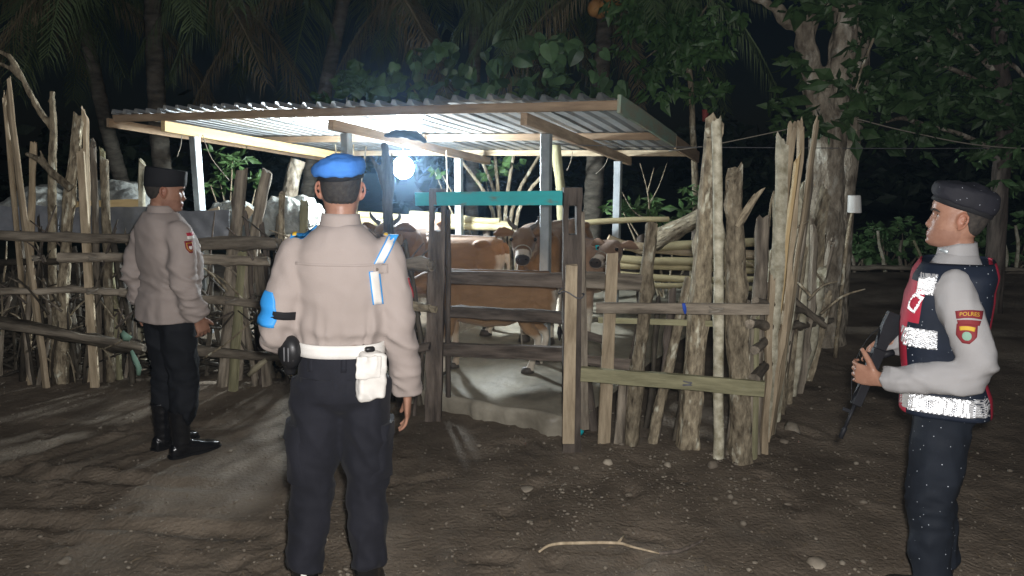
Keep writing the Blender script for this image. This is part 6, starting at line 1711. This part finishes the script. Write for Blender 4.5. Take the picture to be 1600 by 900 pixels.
# straw, bark chips and dead leaves trodden into the dirt
mb = MB()
for k in range(900):
    x, y = rg.uniform(-40, 1640), rg.uniform(590, 915)
    p = gp(x, y)
    if abs(p.x) > 6 or p.y > 6.0: continue
    a = rg.uniform(0, 6.28); l_ = rg.uniform(0.008, 0.035); w_ = rg.uniform(0.0015, 0.006); z = p.z + 0.004
    d = Vector((math.cos(a), math.sin(a), rg.uniform(-0.1, 0.1))) * l_; e = Vector((-math.sin(a), math.cos(a), rg.uniform(-0.3, 0.3))) * w_
    c_ = Vector((p.x, p.y, z)); b0 = len(mb.v)
    mb.v += [tuple(c_ - d), tuple(c_ + e + Vector((0, 0, 0.003))), tuple(c_ + d), tuple(c_ - e + Vector((0, 0, 0.003)))]
    mb.face((b0, b0 + 3, b0 + 1)); mb.face((b0 + 3, b0 + 2, b0 + 1))
tag(mb.build('leaf_litter', 'litter', smooth=False), 'straw and dead leaf bits trodden into the dirt yard', 'litter', kind='stuff')
# dropped branch in the foreground
mb = MB(); pts = [gp(842, 868, 0.012), gp(862, 858, 0.02), gp(905, 857, 0.025), gp(965, 857, 0.03), gp(985, 862, 0.02), gp(1032, 873, 0.012)]
mb.tube(pts, [0.005, 0.007, 0.008, 0.007, 0.006, 0.003], n=8, k=5, jit=0.1)
mb.tube([gp(965, 857, 0.028), gp(975, 846, 0.03)], [0.008, 0.003], n=6)
tag(mb.build('fallen_branch', 'palewood'), 'pale crooked stick lying on the dirt in the foreground', 'stick')
mb = MB().tube([gp(1030, 873, 0.012), gp(1065, 866, 0.02), gp(1100, 848, 0.012)], [0.008, 0.009, 0.004], n=7, k=5, jit=0.1)
tag(mb.build('fallen_branch', 'darkwood'), 'dark curved stick on the dirt touching the pale one', 'stick')
# scraps caught in the fence
def scrap(pts, w_, m_, label, cat='scrap'):
    mb = MB(); n = len(pts); rings = []
    for i, p in enumerate(pts):
        d = (pts[min(i + 1, n - 1)] - pts[max(i - 1, 0)]).normalized(); x = d.cross(Vector((0, 1, 0.2))).normalized()
        ww = w_ * (0.4 + 0.6 * math.sin(PI * (i + 0.5) / n))
        rings.append([p - x * ww, p + Vector((0, -0.008, 0)), p + x * ww, p + Vector((0, 0.002, 0)) + x * ww * 0.98, p + Vector((0, -0.004, 0)), p + Vector((0, 0.002, 0)) - x * ww * 0.98])
    mb.loft(rings); return tag(mb.build('scrap', m_), label, cat)
scrap([P(190, 520, 5.0), P(196, 527, 4.98), P(204, 530, 5.0)], 0.035, 'patchgreen', 'pale green rag on the rail behind the capped man\'s back')
scrap([P(205, 548, 4.98), P(210, 560, 4.95), P(217, 575, 4.95), P(216, 586, 4.97)], 0.022, 'patchgreen', 'pale green strip dangling below the rail by the capped man')
scrap([P(388, 587, 5.0), P(400, 575, 4.97), P(416, 562, 5.0)], 0.022, 'foam', 'dry pale husk caught in the fence left of the blue armband')
scrap([P(896, 678, 4.4), P(905, 676, 4.38), P(912, 674, 4.4)], 0.028, 'cyan', 'turquoise plastic scrap on the ground at the foot of the gate post')

# ================================================================== HAZE ADDED FOR THE LAMP HALO
hm = bpy.data.materials.new('haze'); hm.use_nodes = True
hn = hm.node_tree; hn.nodes.clear()
pv_ = hn.nodes.new('ShaderNodeVolumePrincipled'); ho_ = hn.nodes.new('ShaderNodeOutputMaterial')
pv_.inputs['Color'].default_value = (0.42, 0.68, 1.0, 1); pv_.inputs['Density'].default_value = 0.0026; pv_.inputs['Anisotropy'].default_value = 0.92  # bluish forward scatter, added to imitate lens bloom at the bulb
hn.links.new(pv_.outputs[0], ho_.inputs['Volume'])
hb_ = MB().box((0, 20, 3.5), (124, 108, 9.4))
hz = hb_.build('haze', hm, smooth=False)
tag(hz, 'thin haze added to make a halo round the lamp', 'haze', kind='stuff')
